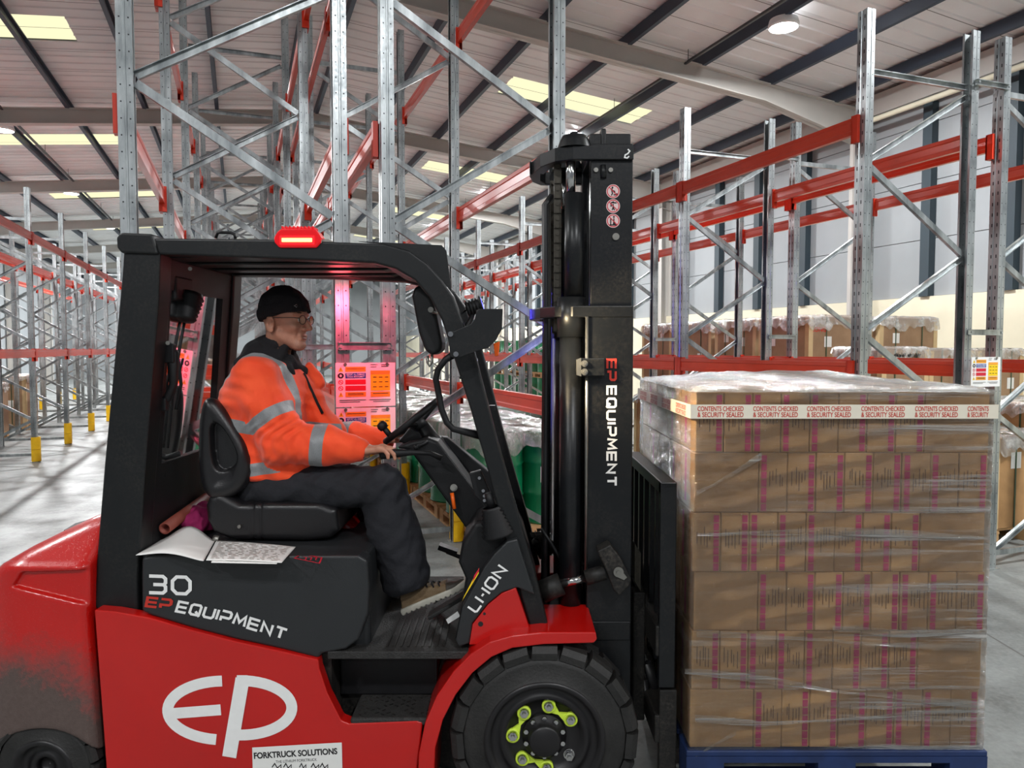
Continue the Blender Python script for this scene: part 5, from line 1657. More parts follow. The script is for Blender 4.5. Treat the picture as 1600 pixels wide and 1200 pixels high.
# --- mast
mx0, mx1 = W(918, 600, 2.93).x, W(989, 600, 2.93).x
oz = W(950, 487, 2.93).z
MY0, MY1 = 2.93, 3.43
MY1 = far(MY0)
for (y, s) in ((MY0, 1), (MY1, -1)):
    mb = MB()
    mb.prism_z([(mx0, y), (mx1, y), (mx1, y + s * .075), (mx1 - .028, y + s * .075), (mx1 - .028, y + s * .024), (mx0 + .028, y + s * .024), (mx0 + .028, y + s * .075), (mx0, y + s * .075)], .14, oz)
    om = T(mb, 'outer_channel', 'mast', bevel=.004)
    if s == 1: outer = om
    y2 = y + s * .028
    iz = W(955, 224, y2 if s == 1 else MY0 + .03).z
    mb = MB(); mb.prism_z([(mx0 + .012, y2), (mx1 - .002, y2), (mx1 - .002, y2 + s * .07), (mx1 - .03, y2 + s * .07), (mx1 - .03, y2 + s * .022), (mx0 + .04, y2 + s * .022), (mx0 + .04, y2 + s * .07), (mx0 + .012, y2 + s * .07)], .8, iz)
    im = T(mb, 'inner_channel', 'mast', bevel=.004)
    if s == 1: inner = im
    # lift cylinder and its rod
    cxx = mx0 - .062; yy = y + s * .055
    mb = MB(); mb.cyl((cxx, yy, .45), (cxx, yy, W(900, 492, yy if s == 1 else MY0 + .05).z), .047, 24); T(mb, 'lift_cylinder', 'mast')
    ztop = W(898, 303, MY0 + .055).z
    mb = MB(); mb.cyl((cxx + .012, yy, oz + .05), (cxx + .012, yy, ztop), .040, 22); mb.cyl((cxx, yy, oz - .10), (cxx, yy, oz + .06), .058, 24); T(mb, 'cylinder_sleeve', 'mast')
    mb = MB(); mb.cyl((cxx - .004, yy, ztop), (cxx - .004, yy, W(898, 240, MY0 + .055).z), .0195, 18); T(mb, 'cylinder_rod', 'steel')
    # chain
    mb = MB(); chx = mx0 - .115; chy = y + s * .10
    z = oz - .05; zz = W(870, 260, chy if s == 1 else MY0 + .1).z; k = 0
    while z < zz:
        mb.box((chx, chy + (.006 if k % 2 else 0), z), (.030, .006, .050)); mb.box((chx, chy + .012 + (.006 if k % 2 else 0), z), (.030, .006, .050))
        c = Vector((chx, chy - .006, z + .013)); mb.cyl(c, c + Vector((0, .03, 0)), .009, 10)
        z += .030; k += 1
    T(mb, 'lift_chain', 'chain')
    # pressure pipe beside the cylinder
    mb = MB(); mb.tube([(mx0 - .004, y - s * .008 if s == 1 else y + .01, .9), (mx0 - .004, y - s * .008 if s == 1 else y + .01, oz - .02)], .007, 8); T(mb, 'pipe', 'dullsteel')
def band(z0, z1, name, inset=.0):
    yn, yf = MY0 - .006 + inset, MY1 + .006 - inset
    xr = mx1 - .002
    out = [(xr, yn), (mx0 - .06, yn), (mx0 - .13, yn + .035), (mx0 - .185, yn + .13), (mx0 - .215, yn + .25), (mx0 - .225, YC), (mx0 - .225, yf - .18), (mx0 - .21, yf - .08), (mx0 - .17, yf - .01), (xr, yf)]
    inn = [(xr, yf - .03), (mx0 - .15, yf - .04), (mx0 - .175, yf - .10), (mx0 - .18, YC), (mx0 - .165, yn + .25), (mx0 - .14, yn + .15), (mx0 - .10, yn + .065), (mx0 - .05, yn + .03), (xr, yn + .03)]
    mb = MB(); mb.prism_z(out + inn, z0, z1)
    return mb
bz = W(950, 250, MY0 + .02).z; bz1 = W(950, 228, MY0 + .02).z
T(band(bz, bz1, '', .018), 'top_crossbar', 'mast', bevel=.006, seg=3)
T(band(oz - .022, oz + .024, ''), 'middle_crossbar', 'mast', bevel=.005, seg=3)
T(band(.62, .70, ''), 'lower_crossbar', 'mast', bevel=.005)
mb = MB(); t0 = W(918, 213, MY0 + .1).z
mb.bb(mx0 + .01, mx1 - .006, MY0 + .06, MY1 - .06, bz1 - .02, t0); mb.bb(mx0 + .055, mx0 + .075, MY0 + .05, MY1 - .05, bz1, t0 + .018); T(mb, 'head_beam', 'mast', bevel=.005)
for yy in (MY0 + .07, MY1 - .07):
    mb = MB(); mb.lathe([(.001, .05), (.05, .05), (.06, .03), (.07, 0)], (mx0 - .05, yy, bz1), (0, 0, 1), 24); mb.cyl((mx0 - .05, yy, bz1 + .05), (mx0 - .05, yy, bz1 + .066), .018, 6)
    T(mb, 'cylinder_cap', 'mast')
# hose bundle between the channels
mb = MB()
for k in range(4):
    y = YC - .09 + k * .06; X = mx0 - .16 + .01 * (k % 2)
    mb.tube([(X, y, .5), (X, y, 1.2), (X + .004, y, 1.9), (X, y, W(860, 320, y).z), (X + .03, y, W(860, 306, y).z)], .013, 8)
T(mb, 'hose_bundle', 'hose')
for k in range(5):
    mb = MB(); y = MY0 + .12 + k * .11; mb.bb(mx0 - .03, mx0 - .005, y, y + .06, .35, oz + .1 if k % 2 else oz - .1); T(mb, 'inner_post', 'mast')
# bright valve block with two bolts
Yv = MY0 - .012
mb = MB(); mb.prism_px([(905, 560), (945, 560), (945, 587), (905, 588)], Yv - .03, Yv + .012, Yv - .03); vb_ = T(mb, 'pipe_clamp', 'mast', bevel=.003)
mb = MB(); mb.prism_px([(901, 562), (908, 559), (908, 588), (901, 586)], Yv - .034, Yv - .004, Yv - .03); T(mb, 'clamp_flange', 'dullsteel', vb_)
mb = MB()
for y in (568, 581): c = W(913, y, Yv - .03); mb.cyl(c, c + Vector((0, -.012, 0)), .013, 16); mb.cyl(c + Vector((0, -.012, 0)), c + Vector((0, -.02, 0)), .007, 6)
T(mb, 'bolt', 'dullsteel', vb_)
# inner-mast bolts, roller boss
mb = MB(); Yi = MY0 + .028
for x, y, r in ((931, 266, .009), (954, 266, .009), (962, 370, .014)): c = W(x, y, Yi); mb.cyl(c, c + Vector((0, -.008, 0)), r, 14)
T(mb, 'bolt', 'dullsteel', inner)
mb = MB(); mb.tube([W(942, 258, Yi - .002), W(943, 278, Yi - .002)], .012, 10); T(mb, 'wear_pad', 'mast', inner)
# prohibition stickers
for i, y in enumerate((299, 322, 345)):
    c = W(958, y, Yi - .0015); r = .0275
    mb = MB(); mb.poly([c + Vector((r * math.cos(2*PI*k/28), 0, r * math.sin(2*PI*k/28))) for k in range(28)]); st = T(mb, 'prohibition_sticker', 's_pink')
    f = lambda u, v, k=.0006: c + Vector((u * r, -k, v * r))
    mb = MB(); mb.ribbon([(.84 * math.cos(2*PI*k/28), .84 * math.sin(2*PI*k/28)) for k in range(28)], .13, lambda u, v: f(u, v), True); mb.ribbon([(-.58, .58), (.58, -.58)], .12, lambda u, v: f(u, v, .0012)); mb.build('red_ring', MAT['s_red'], st)
    mb = MB()
    if i == 0: pls = [[(-.15, .45), (-.2, .1), (-.1, -.3), (-.25, -.6)], [(-.15, .15), (.2, .0), (.25, -.3)], [(.05, -.5), (.55, -.5), (.55, -.25)]]
    elif i == 1: pls = [[(0, .3), (0, -.2), (-.15, -.6)], [(0, -.2), (.2, -.6)], [(-.3, .5), (.5, .45)], [(-.3, .5), (-.3, -.1)]]
    else: pls = [[(.1, .35), (.1, -.2), (0, -.6)], [(.1, -.2), (.3, -.6)], [(-.35, -.6), (-.35, .3)], [(-.5, -.6), (.5, -.6)]]
    for pl in pls: mb.ribbon(pl, .17, lambda u, v: f(u, v, .0008))
    mb.poly([f(.0 + .14 * math.cos(2*PI*k/10) + (.1 if i == 2 else -.1 if i == 0 else 0), .55 + .14 * math.sin(2*PI*k/10), .0008) for k in range(10)])
    T(mb, 'pictogram', 'ink', st)
mb = MB(); hp = [(981, 233), (984, 236), (981, 240), (977, 242), (976, 246), (980, 247), (983, 244)]
ctr = [( (x - 980) , (y - 240)) for x, y in hp]
mb.ribbon([(x, -y) for x, y in ctr], 2.2, lambda u, v: W(980 + u, 240 - v, MY0 + .0105)); T(mb, 'hook_sticker', 'white')
# marks down the mast: letters turned a quarter turn clockwise
Yl = MY0 - .0022
def vmap(x0, x1, y0, y1):
    return lambda u, v: W(x0 + (x1 - x0) * v, y0 + (y1 - y0) * u, Yl)
strokes('lettering', 'EP', vmap(949, 962, 562, 594), .26, MAT['redink'], outer, .30)
strokes('lettering', 'EQUIPMENT', vmap(949, 962, 604, 758), .27, MAT['white'], outer, .42)
# dirt-free pins, tilt cylinders
for (y, s) in ((MY0, 1), (MY1, -1)):
    yy = y - s * .05 if s == 1 else y + .05
    a = W(846, 925, 2.88); b = W(877, 912, 2.88); c = W(915, 903, 2.88); d = W(958, 890, 2.88)
    for v in (a, b, c, d): v.y = yy
    mb = MB(); mb.cyl(a, b, .045, 18); T(mb, 'tilt_cylinder', 'blackd')
    mb = MB(); mb.cyl(b, c, .016, 14); T(mb, 'tilt_rod', 'steel')
    mb = MB(); mb.cyl(c, W(945, 894, 2.88) if s == 1 else Vector((W(945, 894, 2.88).x, yy, W(945, 894, 2.88).z)), .030, 14); T(mb, 'rod_end', 'blackd')
    pts = [XZ(x, y_, 2.88) for x, y_ in ((932, 858), (952, 848), (968, 868), (985, 902), (982, 912), (966, 928), (958, 920), (943, 882))]
    mb = MB(); mb.prism(pts, yy - .03, yy + .05) if s == 1 else mb.prism(pts, yy - .05, yy + .03); tb = T(mb, 'tilt_bracket', 'blackd', bevel=.006)
    if s == 1:
        e = W(966, 893, yy - .03); mb = MB(); mb.cyl(e, e + Vector((0, -.010, 0)), .020, 18); mb.cyl(e + Vector((0, -.01, 0)), e + Vector((0, -.016, 0)), .008, 10)
        mb.prism([(e.x - .005, e.z - .02), (e.x + .02, e.z - .005), (e.x + .034, e.z - .022), (e.x + .022, e.z - .032)], yy - .036, yy - .03); T(mb, 'pivot_pin', 'dullsteel', tb)
mb = MB(); mb.tube([W(x, y, 3.0) for x, y in ((846, 826), (862, 850), (876, 874), (890, 882), (925, 881))], .007, 8); T(mb, 'bracket_strap', 'plastic')
mb = MB(); mb.tube([W(840, 838, 3.2), W(830, 842, 3.2), W(858, 834, 3.2)], .03, 12, rs=[.03, .03, .012]); T(mb, 'far_tilt_cylinder', 'blackd')

# --- carriage, load backrest, forks
bx0, bx1 = .575, .625
zbk = 1.295
for y in (2.80, 2.93, 3.05, 3.18, 3.31, 3.44, 3.55):
    mb = MB(); mb.bb(bx0, bx1 - .01, y - .014, y + .014, .55, zbk - .02); T(mb, 'backrest_bar', 'mast')
mb = MB(); mb.bb(bx0 - .012, bx1, 2.765, 2.80, .50, zbk); mb.bb(bx0 - .012, bx1, 3.57, 3.605, .50, zbk); T(mb, 'backrest_upright', 'mast', bevel=.004)
mb = MB(); mb.bb(bx0 - .012, bx1, 2.765, 3.605, zbk - .045, zbk); T(mb, 'backrest_rail', 'mast', bevel=.004)
mb = MB(); mb.bb(.55, .62, 2.77, 3.60, .62, .74); mb.bb(.55, .62, 2.77, 3.60, .28, .39); T(mb, 'carriage_plate', 'blackd', bevel=.006)
mb = MB(); mb.bb(.50, .55, 2.98, 3.06, .26, .80); mb.bb(.50, .55, 3.31, 3.39, .26, .80); T(mb, 'carriage_arm', 'blackd', bevel=.006)
mb = MB(); mb.prism([(.567, .10), (.634, .10), (.634, .49), (.567, .49)], 2.767, 2.798); T(mb, 'carriage_side', 'blackd', bevel=.004)
for y in (2.98, 3.38):
    mb = MB(); mb.prism([(.62, .80), (.62, .205), (.66, .176), (1.70, .182), (1.70, .196), (.72, .222), (.658, .24), (.658, .80)], y - .06, y + .06); T(mb, 'fork', 'blackd', bevel=.004)
# oily pink-brown film rag of the load seen through the carriage: a scuffed plate
mb = MB(); mb.prism([(.505, .845), (.53, .80), (.53, .96), (.505, 1.0)], 2.99, 3.30); T(mb, 'carriage_web', 'chain')
mb = MB(); mb.tube([W(1010, 1035, 3.0), W(1022, 1070, 3.0), W(1014, 1120, 3.0), W(1005, 1060, 3.0)], .02, 8); T(mb, 'side_shift_hose', 'hose')

# --- marks on the flank
Ys = YN + .0155
def lmap(p0, p1, h, Y, arc=0.0, sk=0.0):
    """baseline from pixel p0 to p1, letter height h px, optional sag"""
    dx, dy = p1[0] - p0[0], p1[1] - p0[1]
    return lambda u, v: W(p0[0] + dx * u + sk * v, p0[1] + dy * u - h * v - arc * math.sin(PI * u), Y)
strokes('lettering', '30', lmap((233, 926), (297, 928), 26, Ys), .20, MAT['white'], cover, .38)
strokes('lettering', 'EP', lmap((228, 947), (266, 951), 13.5, Ys, 0, 3), .27, MAT['redink'], cover, .30)
strokes('lettering', 'EQUIPMENT', lmap((275, 955), (443, 999), 15, Ys, 4.0, 5), .25, MAT['white'], cover, .36)
strokes('lettering', 'LI-ION', lambda u, v: W(736 + 48 * u - 14 * (1 - v) * 0 + (-13) * v + 8, 955 - 66 * u + (-9) * v + 2, YN + .0275), .20, MAT['white'], lip, .40)
Yq = YN - .0025
def em(px, w, closed=False):
    mb.ribbon([(x, -y) for x, y in px], w, lambda u, v: W(u, -v, Yq), closed)
mb = MB()
def arc(cx, cy, rx, ry, a0, a1, n=26): return [(cx + rx * math.cos(math.radians(a0 + (a1 - a0) * k / n)), cy - ry * math.sin(math.radians(a0 + (a1 - a0) * k / n))) for k in range(n + 1)]
em(arc(350, 1110, 88, 46, 92, 262), 17); Yq -= .0003; em([(268, 1115), (345, 1109)], 17)
T(mb, 'emblem', 'white', side)
Yq -= .0006
mb = MB(); em([(370, 1063.5), (384, 1063.5)] + arc(376, 1106, 80, 42.5, 84, -92), 17); Yq -= .0005; em([(379, 1060), (358, 1183)], 22)
T(mb, 'emblem', 'white', side)
# dealer plate
mb = MB(); pl = [W(394, 1168, Yq), W(534, 1160, Yq), W(536, 1240, Yq), W(396, 1246, Yq)]
mb.poly(pl); plate = T(mb, 'dealer_sticker', 'paper')
ux = (W(534, 1160, Yq) - W(394, 1168, Yq)).normalized(); uy = Vector((-ux.z, 0, ux.x))
px_ = 1 / FPX * Yq
font_mesh('lettering', 'FORKTRUCK SOLUTIONS', MAT['ink'], plate, W(397, 1186, Yq - .0006), ux, uy, 10.5 * px_, 134 * px_, .035)
font_mesh('lettering', 'THE LITHIUM FORKTRUCK', MAT['ink'], plate, W(431, 1192.5, Yq - .0006), ux, uy, 4.5 * px_, 66 * px_, .0)
mb = MB()
for (x, w_) in ((425, 14), (443, 12), (468, 10), (486, 12), (500, 12)):
    mb.ribbon([(x, -1199), (x + w_ * .3, -1193), (x + w_ * .6, -1200), (x + w_, -1195), (x + w_, -1206), (x, -1206)], 1.6, lambda u, v: W(u, -v, Yq - .0006))
T(mb, 'handwriting', 'ink', plate)
# small grab sticker behind the papers
mb = MB(); Yh = None
def onhood(x, y):   # point of the hood top seen at a pixel
    d = W(x, y, 1.0) - Vector((0, 0, CAMH)); t = (hz + .001 - CAMH) / d.z; return Vector((0, 0, CAMH)) + d * t
mb.ribbon([onhood(x, y)[:2] for x, y in ((460, 872), (470, 866), (503, 871), (499, 880))], .006, lambda u, v: (u, v, hz + .001), True)
for a in (474, 482, 490): mb.ribbon([onhood(a, 870)[:2], onhood(a + 5, 871)[:2], onhood(a + 3, 875)[:2]], .005, lambda u, v: (u, v, hz + .001))
T(mb, 'hood_sticker', 's_red')

# ------------------------------------------------------------------ things lying on the hood beside the seat
def sheet(name, pts, zfun, mat, lab, cat, grp=None, nu=22, nv=10, lines=None):
    """quad of hood pixels p00,p10,p11,p01 as a thin paper with height zfun(u,v)"""
    c = [onhood(*p) for p in pts]
    mb = MB(); g = []
    for i in range(nu + 1):
        col = []
        for j in range(nv + 1):
            u, v = i / nu, j / nv
            p = (c[0] * (1-u) + c[1] * u) * (1-v) + (c[3] * (1-u) + c[2] * u) * v
            col.append(mb.bm.verts.new((p.x, p.y, hz + .003 + zfun(u, v))))
        g.append(col)
    for i in range(nu):
        for j in range(nv): mb.face([g[i][j], g[i+1][j], g[i+1][j+1], g[i][j+1]])
    o = mb.build(name, MAT[mat], None, smooth=True)
    md = o.modifiers.new('solid', 'SOLIDIFY'); md.thickness = .0012
    tag(o, lab, cat, grp)
    if lines:
        q = MB(); rr = random.Random(4)
        for r in range(lines):
            v0 = .08 + .86 * r / lines; u = .05
            while u < .92:
                L = rr.uniform(.02, .10); u1 = min(u + L, .95)
                pts_ = []
                for (a, b) in ((u, v0), (u1, v0), (u1, v0 + .014), (u, v0 + .014)):
                    p = (c[0] * (1-a) + c[1] * a) * (1-b) + (c[3] * (1-a) + c[2] * a) * b
                    pts_.append((p.x, p.y, hz + .0045 + zfun(a, b)))
                q.poly(pts_); u = u1 + rr.uniform(.02, .09)
        q.build('printed_lines', MAT['print'], o)
    return o
sheet('paper_sheet', [(322, 877), (440, 881), (462, 856), (338, 846)], lambda u, v: .002 + .003 * math.sin(3 * u), 'paper', 'printed white form lying flat on the black cover beside the seat', 'paper', 'papers on the cover', lines=13)
sheet('paper_sheet', [(330, 880), (432, 882), (452, 858), (342, 850)], lambda u, v: .0004, 'paper', 'lower white form peeking out under the flat printed form', 'paper', 'papers on the cover')
sheet('paper_sheet', [(212, 869), (318, 878), (336, 846), (262, 838)], lambda u, v: .002 + .048 * math.sin(PI * min(1, u * 1.02)) ** 1.3 * (.35 + .65 * v), 'paper', 'curled white sheet arched up behind the rear pillar', 'paper', 'papers on the cover')
def blob(p):
    c = np.array(onhood(300, 835)) + np.array((0, .10, .03))
    d = ellip(p, c, (.085, .12, .075))
    d = smin(d, ellip(p, c + np.array((-.06, .03, -.01)), (.05, .07, .05)), .03)
    return d + .008 * wob(p, 42, 1.0)
c0 = onhood(300, 835)
tag(mesh_sdf('crumpled_cloth', blob, (c0.x - .2, c0.y - .1, hz + .002), (c0.x + .16, c0.y + .32, hz + .20), .005, MAT['pinkcloth']), 'crumpled magenta cloth stuffed behind the seat', 'cloth')
mb = MB()
r0 = Vector((-1.383, 2.90, 1.085)); r1 = Vector((-1.383, 3.30, 1.125))
mb.lathe([(.018, 0), (.024, 0), (.024, (r1 - r0).length), (.018, (r1 - r0).length)], r0, r1 - r0, 24, closed=True)
tag(mb.build('cardboard_tube', MAT['roll']), 'reddish brown roll lying across the back behind the seat', 'tube')
# ------------------------------------------------------------------ the driver
A3 = lambda x, y, Y: np.array(W(x, y, Y), np.float32)
person = empty('person', (-1.0, 3.17, 1.2), 'person in an orange hi-vis jacket, black beanie and glasses driving the forklift', 'person')
# head frame: f forward, r to the driver's right (towards us), u up
HY = math.radians(16)
HC = A3(446, 496, 3.17)
Fv = np.array((math.cos(HY), -math.sin(HY), -.03), np.float32); Fv /= np.linalg.norm(Fv)
Rv = np.array((-math.sin(HY), -math.cos(HY), 0), np.float32)
Uv = np.cross(Rv, Fv); Uv /= np.linalg.norm(Uv)
HB = np.stack([Fv, Rv, Uv], 1)
def h2w(f, r, u): return HC + HB @ np.array((f, r, u), np.float32)
SHN, SHF = A3(398, 592, 2.985), A3(412, 588, 3.37)
ELN, ELF = A3(442, 690, 2.95), A3(490, 690, 3.42)
WRN, WRF = A3(566, 703, 2.975), A3(604, 686, 3.36)
HIPN, HIPF = A3(405, 758, 3.06), A3(405, 758, 3.30)
KNN, KNF = A3(600, 762, 3.00), A3(596, 762, 3.36)
ANN, ANF = A3(648, 905, 2.985), A3(600, 900, 3.36)

def head(p):
    q = (p - HC) @ HB
    d = ellip(q, (-.006, 0, .020), (.098, .076, .100))
    d = smin(d, ellip(q, (.030, 0, -.055), (.062, .052, .078)), .03)
    for s in (-1, 1):
        d = smin(d, cone(q, (-.004, s * .050, -.068), (.066, s * .018, -.120), .017, .018), .025)
        d = smin(d, ellip(q, (.058, s * .038, -.040), (.026, .018, .018)), .02)       # cheekbone
        d = smax(d, -ellip(q, (.098, s * .031, -.008), (.022, .021, .014)), .012)      # eye socket
        d = smin(d, ellip(q, (.0745, s * .031, -.009), (.013, .0145, .0125)), .004)   # eyeball and lids
        d = smin(d, cone(q, (.088, s * .016, .014), (.078, s * .050, .012), .009, .006), .012)
        d = smax(d, -cone(q, (.084, s * .026, -.052), (.072, s * .036, -.094), .0012, .0012), .006)   # nasolabial fold
        # ear
        e = ellip(q, (-.020, s * .084, -.030), (.021, .011, .035))
        e = smax(e, -ellip(q, (-.012, s * .097, -.026), (.012, .013, .021)), .004)
        e = smin(e, ellip(q, (-.013, s * .084, -.057), (.010, .007, .011)), .006)
        d = smin(d, e, .008)
    d = smin(d, ellip(q, (.074, 0, -.117), (.018, .022, .017)), .02)                   # chin
    n = cone(q, (.088, 0, .006), (.119, 0, -.043), .0080, .0120)
    n = smin(n, cone(q, (.100, -.013, -.048), (.100, .013, -.048), .0090, .0090), .006)
    d = smin(d, n, .010)
    d = smin(d, cone(q, (.087, -.020, -.0765), (.087, .020, -.0765), .0065, .0065), .008)
    d = smin(d, cone(q, (.086, -.017, -.0895), (.086, .017, -.0895), .0075, .0075), .008)
    d = smax(d, -cone(q, (.099, -.026, -.083), (.099, .026, -.083), .0035, .0035), .004)
    d = smin(d, cone(q, (-.028, 0, -.070), (-.050, 0, -.200), .054, .062), .03)        # neck
    return d
def chain(p, pts, rs, k=.012):
    d = None
    for i in range(len(pts) - 1):
        c = cone(p, pts[i], pts[i+1], rs[i], rs[i+1])
        d = c if d is None else smin(d, c, k)
    return d
def hand(p, wr, fwd, side, up, thumb, curl):
    """palm down hand; side points to the little finger"""
    B = np.stack([fwd, side, up], 1)
    q = (p - wr) @ B
    d = smin(cone(q, (-.03, 0, 0), (.015, 0, 0), .025, .024), rbox(q, (.052, .0, -.002), (.044, .038, .0135), .0125), .02)
    fl = (.078, .088, .082, .064)
    for i, L in enumerate(fl):
        y = -.0285 + .019 * i
        x0 = .092 - (.004, 0, .004, .012)[i]
        c = curl + .10 * (i - 1.5)
        p0 = np.array((x0 - .012, y, .002)); pts = [p0]; a = -.10 - .25 * c
        for k, f in enumerate((.46, .31, .23)):
            p0 = p0 + np.array((math.cos(a), .03 * (i - 1.5), math.sin(a))) * L * f; pts.append(p0); a -= .62 * c
        d = smin(d, chain(q, pts, (.0098, .0088, .0082, .0070), .003), .006)
        d = smin(d, ellip(q, pts[0] + np.array((.002, 0, .004)), (.011, .008, .0085)), .006)
    th = [np.array((.012, -.022, -.006)), np.array((.040, -.046, -.014)), np.array((.066, -.054, -.022)), np.array((.088, -.050, -.032))]
    d = smin(d, chain(q, th, (.016, .0125, .0108, .0085), .006), .010)
    return d
def unit(v): v = np.array(v, np.float32); return v / np.linalg.norm(v)
nf = unit((1, 0, .10)); ns = unit((0, -1, 0)); nu = np.cross(nf, -ns * -1); nu = np.cross(nf, np.array((0, 1, 0), np.float32)); nu = unit(nu)
ff = unit((.85, -.25, .35)); fs_ = unit((.2, 1, 0)); fs_ = unit(fs_ - ff * (fs_ @ ff)); fu = unit(np.cross(ff, -fs_)); fu = fu if fu[2] > 0 else -fu
nu = nu if nu[2] > 0 else -nu
def torso(p, grow=0.0):
    q = p.copy(); q[:, 1] = (q[:, 1] - 3.17) * .74 + 3.17
    P = [A3(434, 742, 3.17), A3(424, 680, 3.17), A3(416, 622, 3.17), A3(414, 584, 3.17)]
    return chain(q, P, [.145 + grow, .145 + grow, .160 + grow, .095 + grow], .05)
def body(p):
    d = head(p)
    d = smin(d, torso(p, -.035), .03)
    for sh, el, wr in ((SHN, ELN, WRN), (SHF, ELF, WRF)):
        d = smin(d, chain(p, [sh, el, wr], (.052, .044, .029)), .03)
    d = smin(d, hand(p, WRN, nf, ns, nu, 0, .85), .012)
    d = smin(d, hand(p, WRF, ff, fs_, fu, 0, 1.2), .012)
    for h, k, a in ((HIPN, KNN, ANN), (HIPF, KNF, ANF)):
        d = smin(d, chain(p, [h, k, a], (.075, .052, .038)), .03)
    return d
bodyo = mesh_sdf('body', body, (-1.35, 2.82, .62), (-.36, 3.56, 2.06), .0036, MAT['skin'], person)
# eyes, brows, lips
mb = MB(); mi = MB()
for s in (-1, 1):
    c = Vector(h2w(.0765, s * .031, -.009)); f = Vector(Fv)
    mb.lathe([(.001, .0118), (.005, .0108), (.008, .0086), (.010, .0058)], c, f, 16)
    mi.lathe([(.001, .0126), (.0052, .0112)], c, f, 14)
mb.build('eyes', MAT['eye'], person); mi.build('irises', MAT['iris'], person)
mb = MB()
for s in (-1, 1): mb.tube([h2w(.092, s * .015, .016), h2w(.089, s * .032, .021), h2w(.076, s * .050, .015)], .004, 8, rs=[.003, .0042, .002])
mb.build('eyebrows', MAT['brow'], person)
mb = MB()
for u, r in ((-.0768, .0042), (-.0893, .0048)): mb.tube([h2w(.082, -.023, -.083), h2w(.0915, -.010, u), h2w(.0925, 0, u + .0006), h2w(.0915, .010, u), h2w(.082, .023, -.083)], r, 8, rs=[.0012, r, r, r, .0012])
mb.build('lips', MAT['lip'], person)
# glasses: round wire rims, temples
gl = MB(); ln = MB()
for s in (-1, 1):
    c = h2w(.105, s * .035, -.010)
    w = HB @ np.array((-.12 * 1, s * 1.0, 0), np.float32); w = w / np.linalg.norm(w)
    rim = [c + w * (.0215 * math.cos(2*PI*k/30)) + Uv * (.0185 * math.sin(2*PI*k/30)) for k in range(30)]
    gl.tube(rim, .0014, 7, closed=True)
    ln.poly([Vector(x) for x in rim])
    gl.tube([h2w(.104, s * .058, -.004), h2w(.086, s * .074, -.002), h2w(.0, s * .083, -.004), h2w(-.018, s * .083, -.012), h2w(-.028, s * .082, -.030)], .0016, 7)
gl.tube([h2w(.1085, -.011, -.006), h2w(.1155, 0, -.002), h2w(.1085, .011, -.006)], .0014, 7)
go = gl.build('glasses', MAT['rim'], person); ln.build('lenses', MAT['lens'], go)
# beanie
def beanie(p):
    q = (p - HC) @ HB
    o = ellip(q, (-.010, 0, .028), (.110, .090, .106)) - .003
    cut = (.004 + .26 * (q[:, 0]) ) - q[:, 2]
    d = smax(o, cut - .0, .008)
    cuff = np.maximum(ellip(q, (-.010, 0, .024), (.113, .093, .108)) - .005, np.abs(q[:, 2] - (.030 + .26 * q[:, 0])) - .026)
    d = smin(d, cuff + .003, .008)
    d = d + .0010 * np.sin(np.arctan2(q[:, 1], q[:, 0]) * 64) + .0025 * wob(p, 40, 2.0)
    return d
b = mesh_sdf('beanie', beanie, HC - .17, HC + .18, .0032, MAT['beanie'], person)
mb = MB()
for k in range(1):
    c = lambda u, v: Vector(h2w(.088 - .006 * abs(u), .056 + .020 * u * -1, .047 + .006 * v)) + Vector(HB @ np.array((.6, .8, 0), np.float32)) * .012
    mb.ribbon([(-.6, 0), (0, 1), (.6, 0), (0, -1)], .28, c, True)
mb.build('woven_logo', MAT['dullsteel'], b)
# hooded sweatshirt bunched round the neck
def hoodie(p):
    q = (p - HC) @ HB
    n0, n1 = np.array((-.030, 0, -.125)), np.array((-.055, 0, -.215))
    d = cone(q, n0, n1, .074, .115)
    d = smin(d, ellip(q, (-.105, 0, -.155), (.060, .115, .065)), .03)
    d = smin(d, ellip(q, (-.130, .02, -.205), (.050, .13, .050)), .03)
    for s in (-1, 1): d = smin(d, cone(q, (-.08, s * .085, -.150), (.055, s * .050, -.235), .036, .026), .02)
    d = smax(d, -cone(q, (-.010, 0, -.05), (-.020, 0, -.135), .062, .060), .012)
    return d + .005 * wob(p, 36, 3.0)
mesh_sdf('hoodie', hoodie, HC + np.array((-.32, -.26, -.36)), HC + np.array((.22, .26, .0)), .0055, MAT['hood'], person)

